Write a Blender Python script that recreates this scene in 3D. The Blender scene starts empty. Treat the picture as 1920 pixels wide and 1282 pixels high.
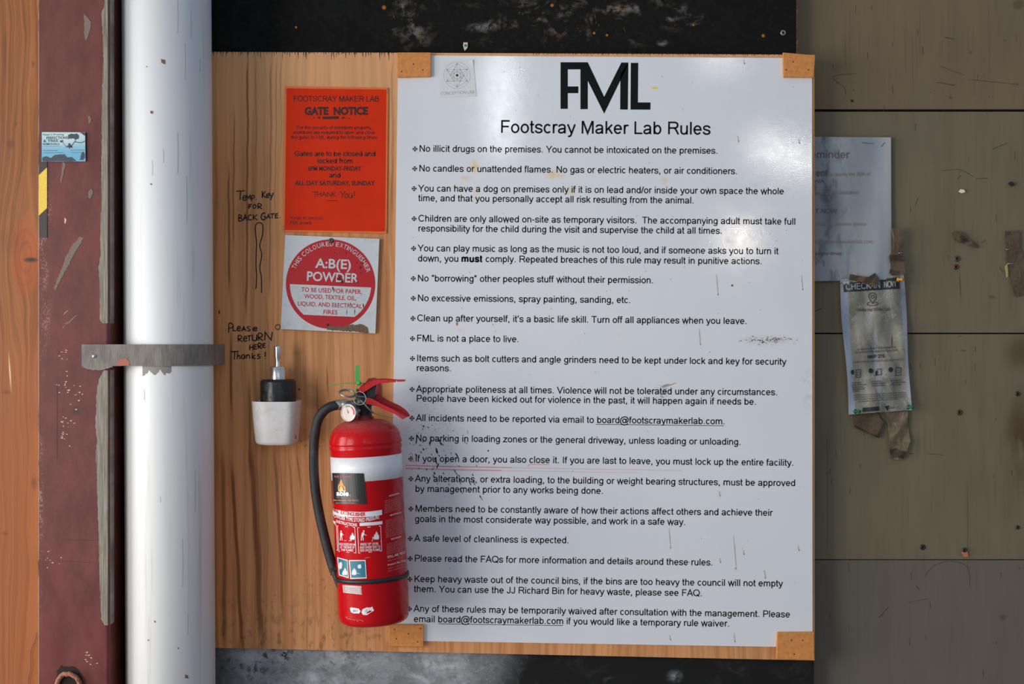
import bpy, bmesh, math, random
from mathutils import Vector, Matrix
random.seed(7)
SC = bpy.context.scene
COL = SC.collection

# ------------------------------------------------------------------ camera, light, exposure
S = 0.00105          # metres per photo pixel on the wall plane (y = 0)
D = 2.6              # camera distance from the wall
CZ = 1.5             # camera height
cam = bpy.data.cameras.new('camera')
cam.sensor_width = 36.0
cam.lens = 36.0 * D / (1920 * S)
cam.clip_start = 0.05
co = bpy.data.objects.new('camera', cam)
co.location = (0, -D, CZ)
co.rotation_euler = (math.radians(90), 0, 0)
COL.objects.link(co)
SC.camera = co

w = bpy.data.worlds.new('dim_workshop_daylight')
SC.world = w
w.use_nodes = True
bg = w.node_tree.nodes['Background']
bg.inputs[0].default_value = (0.70, 0.86, 1.10, 1)
bg.inputs[1].default_value = 0.37

def area(name, loc, target, sx, sy, power, color=(1, 1, 1), spread=180):
    l = bpy.data.lights.new(name, 'AREA')
    l.shape = 'RECTANGLE'; l.size = sx; l.size_y = sy
    l.energy = power; l.color = color; l.spread = math.radians(spread)
    o = bpy.data.objects.new(name, l)
    o.location = loc
    d = Vector(target) - Vector(loc)
    o.rotation_euler = d.to_track_quat('-Z', 'Y').to_euler()
    COL.objects.link(o)
    return o

# the open roller door at the left, the main daylight
area('open_door_daylight', (-3.55, -1.03, 1.35), (-0.5, -0.1, 1.4), 1.4, 2.5, 92, (1.0, 0.955, 0.885))
# unseen second light, added at the front left to brighten the board
area('added_front_left_light', (-2.75, -2.6, 1.5), (0.0, 0.0, 1.4), 1.2, 2.0, 58, (1.0, 0.965, 0.92))
# small windows and lamps high up behind the viewer: they make the glints on the laminate
def glint(name, px, py, wpx, hpx, power, color, L=5.0, roll=0.0):
    k = 1 + L / D
    x = (px - 960) * S * k; z = CZ + (641 - py) * S * k
    o = area(name, (x, -L, z), (x, 0, z), wpx * S * k, hpx * S * k, power, color)
    o.rotation_euler.rotate_axis('Z', roll)
glint('slot_window', 940, 190, 14, 190, 3.6, (0.9, 0.97, 1.0))
glint('skylight_far', 1468, 292, 125, 16, 2.8, (1.0, 0.97, 0.92), roll=math.radians(-20))
glint('pendant_lamp', 1382, 450, 42, 22, 2.0, (1.0, 0.86, 0.68))
glint('skylight_top', 1350, 108, 60, 10, 1.0, (1.0, 0.97, 0.92))

SC.view_settings.view_transform = 'Standard'
SC.view_settings.look = 'None'
SC.view_settings.exposure = 0.0
SC.view_settings.gamma = 1.0
SC.view_settings.use_curve_mapping = False

# ------------------------------------------------------------------ helpers: measure
CAM = Vector((0, -D, CZ))
def W(px, py, d=0.0):
    k = (D + d) / D
    return Vector(((px - 960) * S * k, d, CZ + (641 - py) * S * k))

def lin(c):
    c = c / 255.0
    return c / 12.92 if c <= 0.04045 else ((c + 0.055) / 1.055) ** 2.4
def rgb(r, g, b, E=1.0):
    return tuple(min(0.95, lin(v) / E) for v in (r, g, b)) + (1.0,)
E0 = (0.58, 0.60, 0.64)
def alb(r, g, b):        # paint colour of a thing that reads (r, g, b) when it faces the room
    return tuple(min(0.92, lin(v) / e) for v, e in zip((r, g, b), E0)) + (1.0,)

# ------------------------------------------------------------------ helpers: shader maths
class V:
    def __init__(s, g, k): s.g = g; s.k = k
    def _b(s, op, o, r=False):
        return s.g.m(op, o, s) if r else s.g.m(op, s, o)
    def __add__(s, o): return s._b('ADD', o)
    __radd__ = __add__
    def __mul__(s, o): return s._b('MULTIPLY', o)
    __rmul__ = __mul__
    def __sub__(s, o): return s._b('SUBTRACT', o)
    def __rsub__(s, o): return s._b('SUBTRACT', o, True)
    def __truediv__(s, o): return s._b('DIVIDE', o)

class G:
    """A principled material with a small expression language for its node tree."""
    def __init__(s, name, rough=0.6, metallic=0.0, spec=0.5):
        s.mat = bpy.data.materials.new(name); s.mat.use_nodes = True
        s.nt = s.mat.node_tree
        s.p = s.nt.nodes['Principled BSDF']
        s.p.inputs['Roughness'].default_value = rough
        s.p.inputs['Metallic'].default_value = metallic
        s.p.inputs['Specular IOR Level'].default_value = spec
        s._tc = None
    def put(s, inp, v):
        if isinstance(v, V): s.nt.links.new(v.k, inp)
        elif isinstance(v, (tuple, list)):
            inp.default_value = tuple(v) if len(v) == len(inp.default_value) else tuple(v)[:len(inp.default_value)]
        else: inp.default_value = v
    def m(s, op, a, b=None):
        n = s.nt.nodes.new('ShaderNodeMath'); n.operation = op
        s.put(n.inputs[0], a)
        if b is not None: s.put(n.inputs[1], b)
        return V(s, n.outputs[0])
    def obj(s):
        if s._tc is None:
            n = s.nt.nodes.new('ShaderNodeTexCoord')
            x = s.nt.nodes.new('ShaderNodeSeparateXYZ')
            s.nt.links.new(n.outputs['Object'], x.inputs[0])
            s._tc = [V(s, x.outputs[i]) for i in range(3)]
        return s._tc
    def uv(s, root, d):
        """photo-pixel scaled coordinates on the thing's own surface"""
        x, y, z = s.obj(); k = (D + d) / D * S
        return (x + root[0]) * (1 / k) + 960, 641 - (z + (root[2] - CZ)) * (1 / k)
    def vec(s, a, b, c=0.0):
        n = s.nt.nodes.new('ShaderNodeCombineXYZ')
        for i, q in enumerate((a, b, c)): s.put(n.inputs[i], q)
        return V(s, n.outputs[0])
    def noise(s, v, scale=1.0, detail=3.0, rough=0.55, dist=0.0):
        n = s.nt.nodes.new('ShaderNodeTexNoise')
        s.put(n.inputs['Vector'], v)
        n.inputs['Scale'].default_value = scale; n.inputs['Detail'].default_value = detail
        n.inputs['Roughness'].default_value = rough; n.inputs['Distortion'].default_value = dist
        return V(s, n.outputs['Fac'])
    def sm(s, x, a, b, t0=0.0, t1=1.0):
        n = s.nt.nodes.new('ShaderNodeMapRange'); n.interpolation_type = 'SMOOTHSTEP'
        s.put(n.inputs[0], x)
        for i, q in enumerate((a, b, t0, t1)): s.put(n.inputs[i + 1], q)
        return V(s, n.outputs[0])
    def mix(s, f, a, b):
        n = s.nt.nodes.new('ShaderNodeMix'); n.data_type = 'RGBA'
        s.put(n.inputs[0], f); s.put(n.inputs[6], a); s.put(n.inputs[7], b)
        return V(s, n.outputs[2])
    def color(s, v): s.put(s.p.inputs['Base Color'], v); return s
    def rough(s, v): s.put(s.p.inputs['Roughness'], v); return s
    def bump(s, h, strength=0.3, dist=0.001):
        n = s.nt.nodes.new('ShaderNodeBump')
        n.inputs['Strength'].default_value = strength; n.inputs['Distance'].default_value = dist
        s.put(n.inputs['Height'], h)
        s.nt.links.new(n.outputs[0], s.p.inputs['Normal'])
        return s
    def blob(s, u, v, x, y, rx, ry, soft=0.6):
        """an irregular stain: 1 in its middle, 0 outside"""
        a = (u - x) * (1 / rx); b = (v - y) * (1 / ry)
        r = s.m('SQRT', a * a + b * b)
        return s.sm(r, 1.0, 1.0 - soft)
    def streak(s, u, v, x0, y0, x1, y1, wd, fade=40):
        xc = (v - y0) * ((x1 - x0) / (y1 - y0)) + x0
        a = s.sm(s.m('ABSOLUTE', u - xc), wd, wd * 0.25)
        return a * s.sm(v, y0 - fade * 0.2, y0 + fade) * s.sm(v, y1 + fade * 0.2, y1 - fade)

def flat(name, c, rough=0.6, metallic=0.0, spec=0.5, wear=0.0, scale=300.0, bump=0.0):
    g = G(name, rough, metallic, spec)
    x, y, z = g.obj()
    n = g.noise(g.vec(x, y, z), scale, 4.0)
    c2 = tuple(v * (1 - wear) for v in c[:3]) + (1.0,)
    g.color(g.mix(g.sm(n, 0.35, 0.7), c, c2))
    if bump: g.bump(n, bump, 0.001)
    return g.mat

# ------------------------------------------------------------------ helpers: meshes
class MB:
    def __init__(s): s.v = []; s.f = []; s.mi = []; s.smooth = []
    def add(s, vs, fs, mi=0, smooth=False):
        b = len(s.v); s.v += [Vector(p) for p in vs]
        for f in fs:
            s.f.append([b + i for i in f]); s.mi.append(mi); s.smooth.append(smooth)
        return s
    def flat2(s, m2, fn, mi=0):
        return s.add([fn(x, y) for x, y in m2[0]], m2[1], mi)
    def prism(s, pts, d0, d1, mi=0):
        """outline in pixels, extruded from depth d0 (front) to d1 (back); the outline keeps its metric size"""
        n = len(pts); a = [W(x, y, d0) for x, y in pts]
        b = [Vector((p.x, d1, p.z)) for p in a]
        s.add(a + b, [list(range(n)), list(range(2 * n - 1, n - 1, -1))] +
              [[i, n + i, n + (i + 1) % n, (i + 1) % n] for i in range(n)], mi)
        return s
    def box(s, x0, x1, y0, y1, z0, z1, mi=0):
        v = [(x, y, z) for x in (x0, x1) for y in (y0, y1) for z in (z0, z1)]
        s.add(v, [(0, 1, 3, 2), (4, 6, 7, 5), (0, 4, 5, 1), (2, 3, 7, 6), (0, 2, 6, 4), (1, 5, 7, 3)], mi)
        return s
    def tube(s, pts, r, n=10, mi=0, cap=True, closed=False, r1=None):
        pts = [Vector(p) for p in pts]; N = len(pts); vs = []; fs = []
        up = None
        for i, p in enumerate(pts):
            if closed: t = (pts[(i + 1) % N] - pts[i - 1])
            else: t = pts[min(i + 1, N - 1)] - pts[max(i - 1, 0)]
            t.normalize()
            if up is None:
                up = Vector((0, 0, 1)) if abs(t.z) < 0.9 else Vector((1, 0, 0))
            a = up - t * up.dot(t)
            if a.length < 1e-6: a = t.orthogonal()
            a.normalize(); up = a; b = t.cross(a)
            rr = r if r1 is None else r + (r1 - r) * i / (N - 1)
            for k in range(n):
                q = 2 * math.pi * k / n
                vs.append(p + (a * math.cos(q) + b * math.sin(q)) * rr)
        for i in range(N if closed else N - 1):
            j = (i + 1) % N
            for k in range(n):
                l = (k + 1) % n
                fs.append((i * n + k, i * n + l, j * n + l, j * n + k))
        s.add(vs, fs, mi, True)
        if cap and not closed:
            s.add(vs[:n], [list(range(n - 1, -1, -1))], mi); s.add(vs[-n:], [list(range(n))], mi)
        return s
    def lathe(s, prof, M, n=48, mi=0, smooth=True):
        """profile (radius, height) turned round the local z axis of M"""
        vs = []; fs = []
        for r, h in prof:
            for k in range(n):
                q = 2 * math.pi * k / n
                vs.append(M @ Vector((r * math.cos(q), r * math.sin(q), h)))
        for i in range(len(prof) - 1):
            for k in range(n):
                l = (k + 1) % n
                fs.append((i * n + k, i * n + l, (i + 1) * n + l, (i + 1) * n + k))
        s.add(vs, fs, mi, smooth)
        return s

ROOT = {}
def link_mesh(name, mb, mats, M):
    me = bpy.data.meshes.new(name)
    Mi = M.inverted()
    me.from_pydata([tuple(Mi @ v) for v in mb.v], [], mb.f)
    for m in mats: me.materials.append(m)
    me.polygons.foreach_set('material_index', mb.mi)
    me.polygons.foreach_set('use_smooth', mb.smooth)
    me.update()
    o = bpy.data.objects.new(name, me); COL.objects.link(o)
    return o
def tag(o, label, cat, group=None):
    o['label'] = label; o['category'] = cat
    if group: o['group'] = group
    return o
def thing(name, label, cat, loc, rot=None, group=None):
    o = bpy.data.objects.new(name, None); COL.objects.link(o)
    o.empty_display_size = 0.05
    o.location = loc
    M = Matrix.Translation(Vector(loc))
    if rot is not None:
        M = M @ rot.to_4x4(); o.rotation_euler = rot.to_euler()
    ROOT[o.name] = M
    return tag(o, label, cat, group)
def part(name, mb, mats, parent, label=None):
    M = ROOT[parent.name]
    o = link_mesh(name, mb, mats if isinstance(mats, list) else [mats], M)
    o.parent = parent; ROOT[o.name] = M
    if label: o['label'] = label
    return o
def solo(name, mb, mats, loc, label=None, cat=None, group=None):
    M = Matrix.Translation(Vector(loc))
    o = link_mesh(name, mb, mats if isinstance(mats, list) else [mats], M)
    o.location = loc; ROOT[o.name] = M
    if label: tag(o, label, cat, group)
    return o
def structure(name, mb, mats, loc):
    o = solo(name, mb, mats, loc); o['kind'] = 'structure'; return o

def bevel(o, wdt=0.001, seg=2):
    m = o.modifiers.new('bevel', 'BEVEL'); m.width = wdt; m.segments = seg; m.limit_method = 'ANGLE'
    return o

def grid_quad(q, nx, ny):
    """pixel quad TL, TR, BR, BL -> gridded 2-D mesh"""
    vs = []; fs = []
    for j in range(ny + 1):
        for i in range(nx + 1):
            a = i / nx; b = j / ny
            vs.append(tuple((q[0][k] * (1 - a) + q[1][k] * a) * (1 - b) + (q[3][k] * (1 - a) + q[2][k] * a) * b for k in (0, 1)))
    for j in range(ny):
        for i in range(nx):
            p = j * (nx + 1) + i
            fs.append((p, p + nx + 1, p + nx + 2, p + 1))
    return vs, fs
def join2(*ms):
    v = []; f = []
    for m in ms:
        b = len(v); v += m[0]; f += [[b + i for i in q] for q in m[1]]
    return v, f
def disc2(x, y, rx, ry=None, n=16, a0=0, a1=360):
    ry = rx if ry is None else ry
    full = abs(a1 - a0) >= 360
    m = n if full else n + 1
    v = [(x + rx * math.cos(math.radians(a0 + (a1 - a0) * i / n)), y - ry * math.sin(math.radians(a0 + (a1 - a0) * i / n))) for i in range(m)]
    return v, [list(range(m))]
def poly2(*pts): return list(pts), [list(range(len(pts)))]
def ribbon(pts, wd, closed=False, w1=None):
    """a pen stroke of constant width along a polyline, mitred"""
    P = [p for i, p in enumerate(pts) if i == 0 or math.dist(p, pts[i - 1]) > 1e-5]
    if closed and math.dist(P[0], P[-1]) < 1e-4: P.pop()
    N = len(P)
    if N < 2: return [], []
    vs = []
    for i in range(N):
        a = P[i - 1] if (i > 0 or closed) else None
        b = P[(i + 1) % N] if (i < N - 1 or closed) else None
        d1 = None if a is None else ((P[i][0] - a[0]), (P[i][1] - a[1]))
        d2 = None if b is None else ((b[0] - P[i][0]), (b[1] - P[i][1]))
        def nn(d):
            l = math.hypot(*d); return (-d[1] / l, d[0] / l)
        if d1 is None: n = nn(d2)
        elif d2 is None: n = nn(d1)
        else:
            n1 = nn(d1); n2 = nn(d2); sx = n1[0] + n2[0]; sy = n1[1] + n2[1]; L = sx * sx + sy * sy
            if L < 0.25: n = n1
            else: n = (2 * sx / L, 2 * sy / L)
        h = wd / 2 if w1 is None else (wd + (w1 - wd) * i / (N - 1)) / 2
        vs += [(P[i][0] + n[0] * h, P[i][1] + n[1] * h), (P[i][0] - n[0] * h, P[i][1] - n[1] * h)]
    fs = [(2 * i, 2 * i + 1, 2 * ((i + 1) % N) + 1, 2 * ((i + 1) % N)) for i in range(N if closed else N - 1)]
    return vs, fs
def ragged(pts, amp, step):
    """roughen an outline"""
    out = []
    for i, p in enumerate(pts):
        q = pts[(i + 1) % len(pts)]; L = math.dist(p, q); n = max(1, int(L / step))
        for k in range(n):
            t = k / n
            out.append((p[0] + (q[0] - p[0]) * t + random.uniform(-amp, amp), p[1] + (q[1] - p[1]) * t + random.uniform(-amp, amp)))
    return out, [list(range(len(out)))]

# ------------------------------------------------------------------ a plain grotesque alphabet, drawn as centre lines
A = lambda *q: ('a',) + q
Cc = lambda *q: ('c',) + q
GL = {
'a': (556, [[(88,372),Cc(100,450,170,487,265,487),Cc(380,487,432,440,432,350),(432,110),Cc(432,60,440,30,455,0)],[(432,285),Cc(340,262,270,262,190,245),Cc(110,225,80,190,80,135),Cc(80,70,130,33,205,33),Cc(320,33,432,100,432,210)]]),
'b': (556, [[(110,0),(110,716)],[A(290,259,178,227,0,360)]]),
'c': (500, [[A(268,260,186,227,42,318)]]),
'd': (556, [[(445,0),(445,716)],[A(268,259,178,227,0,360)]]),
'e': (556, [[(85,268),(466,268),A(276,259,190,227,3,322)]]),
'f': (278, [[(110,0),(110,590),Cc(110,655,145,680,195,680),(275,672)],[(20,482),(255,482)]]),
'g': (556, [[(445,519),(445,20),Cc(445,-110,370,-172,265,-172),Cc(175,-172,100,-130,92,-60)],[A(268,262,178,224,0,360)]]),
'h': (556, [[(110,0),(110,716)],[(110,290),Cc(110,420,190,487,285,487),Cc(390,487,445,430,445,320),(445,0)]]),
'i': (222, [[(111,0),(111,519)],[(111,616),(111,716)]]),
'j': (222, [[(111,519),(111,-100),Cc(111,-150,80,-172,20,-168)],[(111,616),(111,716)]]),
'k': (500, [[(110,0),(110,716)],[(440,519),(110,190)],[(235,310),(455,0)]]),
'l': (222, [[(111,0),(111,716)]]),
'm': (833, [[(110,0),(110,519)],[(110,300),Cc(110,420,180,487,265,487),Cc(360,487,416,430,416,330),(416,0)],[(416,300),Cc(416,420,490,487,575,487),Cc(670,487,722,430,722,330),(722,0)]]),
'n': (556, [[(110,0),(110,519)],[(110,290),Cc(110,420,190,487,285,487),Cc(390,487,445,430,445,320),(445,0)]]),
'o': (556, [[A(278,259,196,227,0,360)]]),
'p': (556, [[(110,-210),(110,519)],[A(290,259,178,227,0,360)]]),
'q': (556, [[(445,-210),(445,519)],[A(268,259,178,227,0,360)]]),
'r': (333, [[(110,0),(110,519)],[(110,270),Cc(110,410,165,487,250,487),(340,470)]]),
's': (500, [[(430,370),Cc(415,450,340,487,245,487),Cc(150,487,85,445,85,375),Cc(85,300,160,285,250,262),Cc(345,240,425,222,425,145),Cc(425,75,350,33,250,33),Cc(140,33,80,80,68,160)]]),
't': (278, [[(120,690),(120,130),Cc(120,60,150,38,200,40),(262,46)],[(20,482),(255,482)]]),
'u': (556, [[(108,519),(108,200),Cc(108,90,165,33,265,33),Cc(370,33,445,100,445,230)],[(445,519),(445,0)]]),
'v': (500, [[(40,519),(250,30),(460,519)]]),
'w': (722, [[(35,519),(205,30),(361,495),(517,30),(687,519)]]),
'x': (500, [[(50,519),(450,0)],[(450,519),(50,0)]]),
'y': (500, [[(40,519),(255,25)],[(460,519),(240,-70),Cc(205,-150,170,-172,60,-162)]]),
'z': (500, [[(45,479),(430,479),(55,40),(460,40)]]),
'A': (667, [[(35,0),(333,690),(632,0)],[(135,240),(531,240)]]),
'B': (667, [[(120,0),(120,716)],[(120,676),(350,676),Cc(500,676,540,600,540,530),Cc(540,440,480,380,360,380),(120,380)],[(360,380),Cc(500,380,580,310,580,210),Cc(580,100,510,40,360,40),(120,40)]]),
'C': (722, [[A(385,358,305,328,38,322)]]),
'D': (722, [[(125,40),(125,676),(330,676),Cc(540,676,630,540,630,360),Cc(630,170,530,40,330,40),(125,40)]]),
'E': (667, [[(620,676),(125,676),(125,40),(640,40)],[(125,375),(590,375)]]),
'F': (611, [[(125,0),(125,676),(575,676)],[(125,360),(520,360)]]),
'G': (778, [[A(390,358,310,328,38,300),Cc(600,90,640,110,678,140),(678,330),(400,330)]]),
'H': (722, [[(120,0),(120,716)],[(597,0),(597,716)],[(120,375),(597,375)]]),
'I': (278, [[(139,0),(139,716)]]),
'J': (500, [[(385,716),(385,200),Cc(385,80,330,33,235,33),Cc(140,33,80,80,75,200)]]),
'K': (667, [[(120,0),(120,716)],[(605,716),(120,240)],[(285,405),(625,0)]]),
'L': (556, [[(120,716),(120,40),(530,40)]]),
'M': (833, [[(118,0),(118,716)],[(714,0),(714,716)],[(140,716),(416,25),(692,716)]]),
'N': (722, [[(120,0),(120,716)],[(600,0),(600,716)],[(125,700),(595,15)]]),
'O': (778, [[A(388,358,325,328,0,360)]]),
'P': (667, [[(125,0),(125,676),(390,676),Cc(540,676,585,590,585,500),Cc(585,390,520,325,390,325),(125,325)]]),
'Q': (778, [[A(388,358,325,328,0,360)],[(430,190),(700,-30)]]),
'R': (722, [[(125,0),(125,676),(430,676),Cc(580,676,625,600,625,520),Cc(625,420,560,360,430,360),(125,360)],[(400,360),Cc(480,350,520,270,560,200),(670,0)]]),
'S': (667, [[(575,520),Cc(560,630,470,683,345,683),Cc(210,683,115,620,115,520),Cc(115,410,230,390,340,365),Cc(480,335,590,310,590,195),Cc(590,90,490,33,340,33),Cc(180,33,90,110,80,235)]]),
'T': (611, [[(20,676),(590,676)],[(305,0),(305,676)]]),
'U': (722, [[(120,716),(120,280),Cc(120,110,200,33,360,33),Cc(520,33,602,110,602,280),(602,716)]]),
'V': (667, [[(35,716),(333,30),(632,716)]]),
'W': (944, [[(35,716),(240,30),(472,680),(704,30),(909,716)]]),
'X': (667, [[(50,716),(610,0)],[(610,716),(50,0)]]),
'Y': (667, [[(40,716),(333,310),(333,0)],[(627,716),(333,310)]]),
'Z': (611, [[(60,676),(540,676),(60,40),(590,40)]]),
'0': (556, [[A(278,350,195,320,0,360)]]), '1': (556, [[(130,560),(300,700),(300,0)]]),
'2': (556, [[(80,510),Cc(90,620,170,680,280,680),Cc(400,680,475,610,475,510),Cc(475,390,300,260,80,40),(500,40)]]),
'3': (556, [[(80,540),Cc(110,640,180,680,270,680),Cc(390,680,450,610,450,530),Cc(450,440,380,385,240,385),Cc(400,385,480,310,480,205),Cc(480,100,390,30,275,30),Cc(160,30,85,100,75,190)]]),
'4': (556, [[(400,0),(400,690),(50,200),(520,200)]]),
'5': (556, [[(470,676),(160,676),(110,350),Cc(180,440,300,440,340,430),Cc(440,410,480,330,480,235),Cc(480,110,390,30,270,30),Cc(160,30,85,100,75,190)]]),
'6': (556, [[(460,560),Cc(440,640,370,680,290,680),Cc(150,680,85,540,85,330)],[A(285,230,195,200,0,360)]]),
'7': (556, [[(50,676),(490,676),Cc(330,480,230,250,215,0)]]),
'8': (556, [[A(278,520,165,160,0,360)],[A(278,200,195,170,0,360)]]),
'9': (556, [[A(275,470,190,205,0,360)],[(100,140),Cc(120,60,190,30,260,30),Cc(400,30,470,170,470,380)]]),
'.': (278, [[(139,0),(139,100)]]), ',': (278, [[(139,100),(139,10),(105,-120)]]),
':': (278, [[(139,0),(139,100)],[(139,419),(139,519)]]), '!': (278, [[(139,0),(139,100)],[(139,200),(139,716)]]),
'-': (333, [[(40,260),(295,260)]]), '/': (278, [[(20,-10),(258,730)]]), ' ': (278, []),
'\u2019': (222, [[(111,716),(111,620),(80,500)]]), "'": (222, [[(111,716),(111,500)]]),
'\u201c': (333, [[(95,500),(95,610),(130,716)],[(225,500),(225,610),(260,716)]]),
'\u201d': (333, [[(100,716),(100,610),(65,500)],[(230,716),(230,610),(195,500)]]),
'&': (667, [[(620,0),(210,480),Cc(150,560,190,685,305,685),Cc(420,685,450,560,360,470),Cc(240,370,90,320,90,180),Cc(90,80,180,33,270,33),Cc(420,33,530,150,570,300)]]),
'?': (556, [[(80,530),Cc(90,630,170,680,275,680),Cc(400,680,470,600,470,530),Cc(470,400,280,390,280,200)],[(280,0),(280,100)]]),
'@': (1015, [[A(490,262,185,205,0,360)],[(735,500),(668,140),Cc(660,70,760,70,830,150),Cc(930,270,940,420,880,530),Cc(820,650,680,700,540,700),Cc(270,700,60,500,60,230),Cc(60,-50,250,-180,500,-180),Cc(680,-180,820,-120,900,-20)]]),
}
def flatten(stroke, seg=1.0):
    out = []
    for q in stroke:
        if q[0] == 'a':
            _, cx, cy, rx, ry, a0, a1 = q
            n = max(4, int(abs(a1 - a0) / 18 * seg))
            for i in range(n + 1):
                t = math.radians(a0 + (a1 - a0) * i / n); out.append((cx + rx * math.cos(t), cy + ry * math.sin(t)))
        elif q[0] == 'c':
            p0 = out[-1]; n = 6
            for i in range(1, n + 1):
                t = i / n; u = 1 - t
                out.append(tuple(u**3 * p0[k] + 3*u*u*t * q[1 + k] + 3*u*t*t * q[3 + k] + t**3 * q[5 + k] for k in (0, 1)))
        else: out.append(q)
    return out
def text_width(s): return sum(GL[c][0] for c in s)
def sans(s, x0, y0, x1, y1, em, wt=88, bold=()):
    """text with its baseline from (x0, y0) to (x1, y1), em pixels high; bold = (first, last) letter indices set heavy"""
    lb = 75; rb = 60 if s[-1] not in '.,' else 130
    tot = text_width(s) - lb - rb
    if bold: tot += 55 * (bold[1] - bold[0])
    L = math.dist((x0, y0), (x1, y1)); ex = ((x1 - x0) / L, (y1 - y0) / L); kx = L / tot; ky = em / 1000
    ms = []; pen = -lb
    for i, c in enumerate(s):
        adv, st = GL[c]
        b = bool(bold) and bold[0] <= i < bold[1]
        for q in st:
            f = flatten(q)
            closed = len(f) > 3 and math.dist(f[0], f[-1]) < 1
            P = [((pen + a) * kx, bb * ky) for a, bb in f]
            m = ribbon(P, (wt + (75 if b else 0)) * (kx + ky) / 2, closed)
            ms.append(([(x0 + ex[0] * a - ex[1] * -bb * -1 * -1, y0 + ex[1] * a - ex[0] * bb) for a, bb in m[0]], m[1]))
        pen += adv + (55 if b else 0)
    return join2(*ms)
_fc = {}
def humanist(s, x0, y0, x1, y1, cap, off=0.0):
    """text in the built-in face, fitted to a baseline and a capital height in pixels"""
    if (s, off) not in _fc:
        c = bpy.data.curves.new('tmp_text', 'FONT'); c.body = s; c.size = 1.0; c.offset = off; c.resolution_u = 3
        o = bpy.data.objects.new('tmp_text', c)
        COL.objects.link(o)
        me = bpy.data.meshes.new_from_object(o.evaluated_get(bpy.context.evaluated_depsgraph_get()))
        vs = [(v.co.x, v.co.y) for v in me.vertices]; fs = [list(p.vertices) for p in me.polygons]
        bpy.data.objects.remove(o); bpy.data.curves.remove(c); bpy.data.meshes.remove(me)
        _fc[(s, off)] = (vs, fs)
    vs, fs = _fc[(s, off)]
    a = min(v[0] for v in vs); b = max(v[0] for v in vs)
    L = math.dist((x0, y0), (x1, y1)); ex = ((x1 - x0) / L, (y1 - y0) / L); kx = L / (b - a); ky = cap / 0.70
    return [(x0 + ex[0] * (x - a) * kx - ex[1] * -y * ky * -1 * -1, y0 + ex[1] * (x - a) * kx - ex[0] * y * ky) for x, y in vs], fs
# hand lettering: capitals drawn as pen strokes in a unit box (y down)
HW = {
'T': [[(0,.05),(1,0)],[(.5,.03),(.45,1)]], 'E': [[(.9,.05),(.15,.1),(.1,.95),(.95,.9)],[(.12,.5),(.8,.45)]],
'e': [[(.05,.55),(.85,.45),(.7,.1),(.3,.1),(.05,.5),(.15,.9),(.6,1),(.95,.85)]],
'M': [[(0,1),(.12,.05),(.5,.7),(.85,0),(1,1)]], 'p': [[(.1,.2),(.1,1.5)],[(.1,.3),(.5,.1),(.9,.4),(.6,.85),(.12,.8)]],
'.': [[(.3,.9),(.5,1)]], ':': [[(.5,.1),(.55,.2)],[(.3,.9),(.35,1)]],
'K': [[(.1,0),(.1,1)],[(.9,.05),(.15,.55),(1,1)]], 'y': [[(.05,0),(.5,.55)],[(1,0),(.35,1.1)]],
'F': [[(.1,1),(.1,.05),(1,0)],[(.1,.5),(.8,.45)]], 'O': [[(.5,0),(.1,.3),(.1,.8),(.5,1),(.95,.7),(.9,.2),(.5,0)]],
'R': [[(.1,1),(.1,0),(.7,.05),(.85,.3),(.6,.5),(.15,.55),(1,1)]],
'B': [[(.1,1),(.1,0),(.65,.05),(.75,.3),(.2,.48),(.85,.6),(.9,.9),(.1,1)]],
'A': [[(0,1),(.5,0),(1,1)],[(.2,.62),(.85,.6)]], 'C': [[(.95,.15),(.5,0),(.1,.35),(.1,.75),(.5,1),(1,.85)]],
'G': [[(.9,.1),(.5,0),(.1,.4),(.15,.85),(.6,1),(.9,.8),(.9,.55),(.5,.55)]],
'P': [[(.1,1.1),(.15,0),(.8,.05),(.95,.3),(.7,.5),(.12,.55)]], 'L': [[(.1,0),(.1,.95),(1,.9)]],
'S': [[(.95,.1),(.4,0),(.1,.25),(.5,.5),(.9,.7),(.7,.98),(.05,.95)]], 'U': [[(.1,0),(.1,.8),(.5,1),(.9,.8),(.9,0)],[(.9,.5),(.95,1)]],
'N': [[(.05,1),(.1,.05),(.85,.95),(1,0)]], 'H': [[(.1,0),(.1,1)],[(.9,0),(.9,1)],[(.1,.5),(.9,.45)]],
'h': [[(.1,-.4),(.1,1)],[(.1,.5),(.6,.2),(.9,.5),(.9,1)]], 'a': [[(.9,.15),(.4,.05),(.05,.5),(.3,1),(.8,.7),(.9,.1),(.95,1)]],
'n': [[(.1,.05),(.1,1)],[(.1,.4),(.6,.1),(.9,.4),(.95,1)]], 'k': [[(.1,-.3),(.1,1)],[(.85,.2),(.15,.6),(.95,1)]],
's': [[(.9,.1),(.3,.1),(.3,.45),(.85,.6),(.75,.95),(.05,.95)]], '!': [[(.5,0),(.45,.68)],[(.4,.92),(.45,1)]], 'Y': [[(0,0),(.5,.5),(1,0)],[(.5,.5),(.4,1)]],
}
def smoothline(P, n=4):
    if len(P) < 3: return P
    out = []
    for i in range(len(P) - 1):
        a = P[max(i - 1, 0)]; b = P[i]; c = P[i + 1]; d = P[min(i + 2, len(P) - 1)]
        for k in range(n):
            t = k / n
            out.append(tuple(0.5 * (2*b[j] + (c[j]-a[j])*t + (2*a[j]-5*b[j]+4*c[j]-d[j])*t*t + (3*b[j]-a[j]-3*c[j]+d[j])*t**3) for j in range(len(b))))
    out.append(P[-1]); return out
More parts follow.
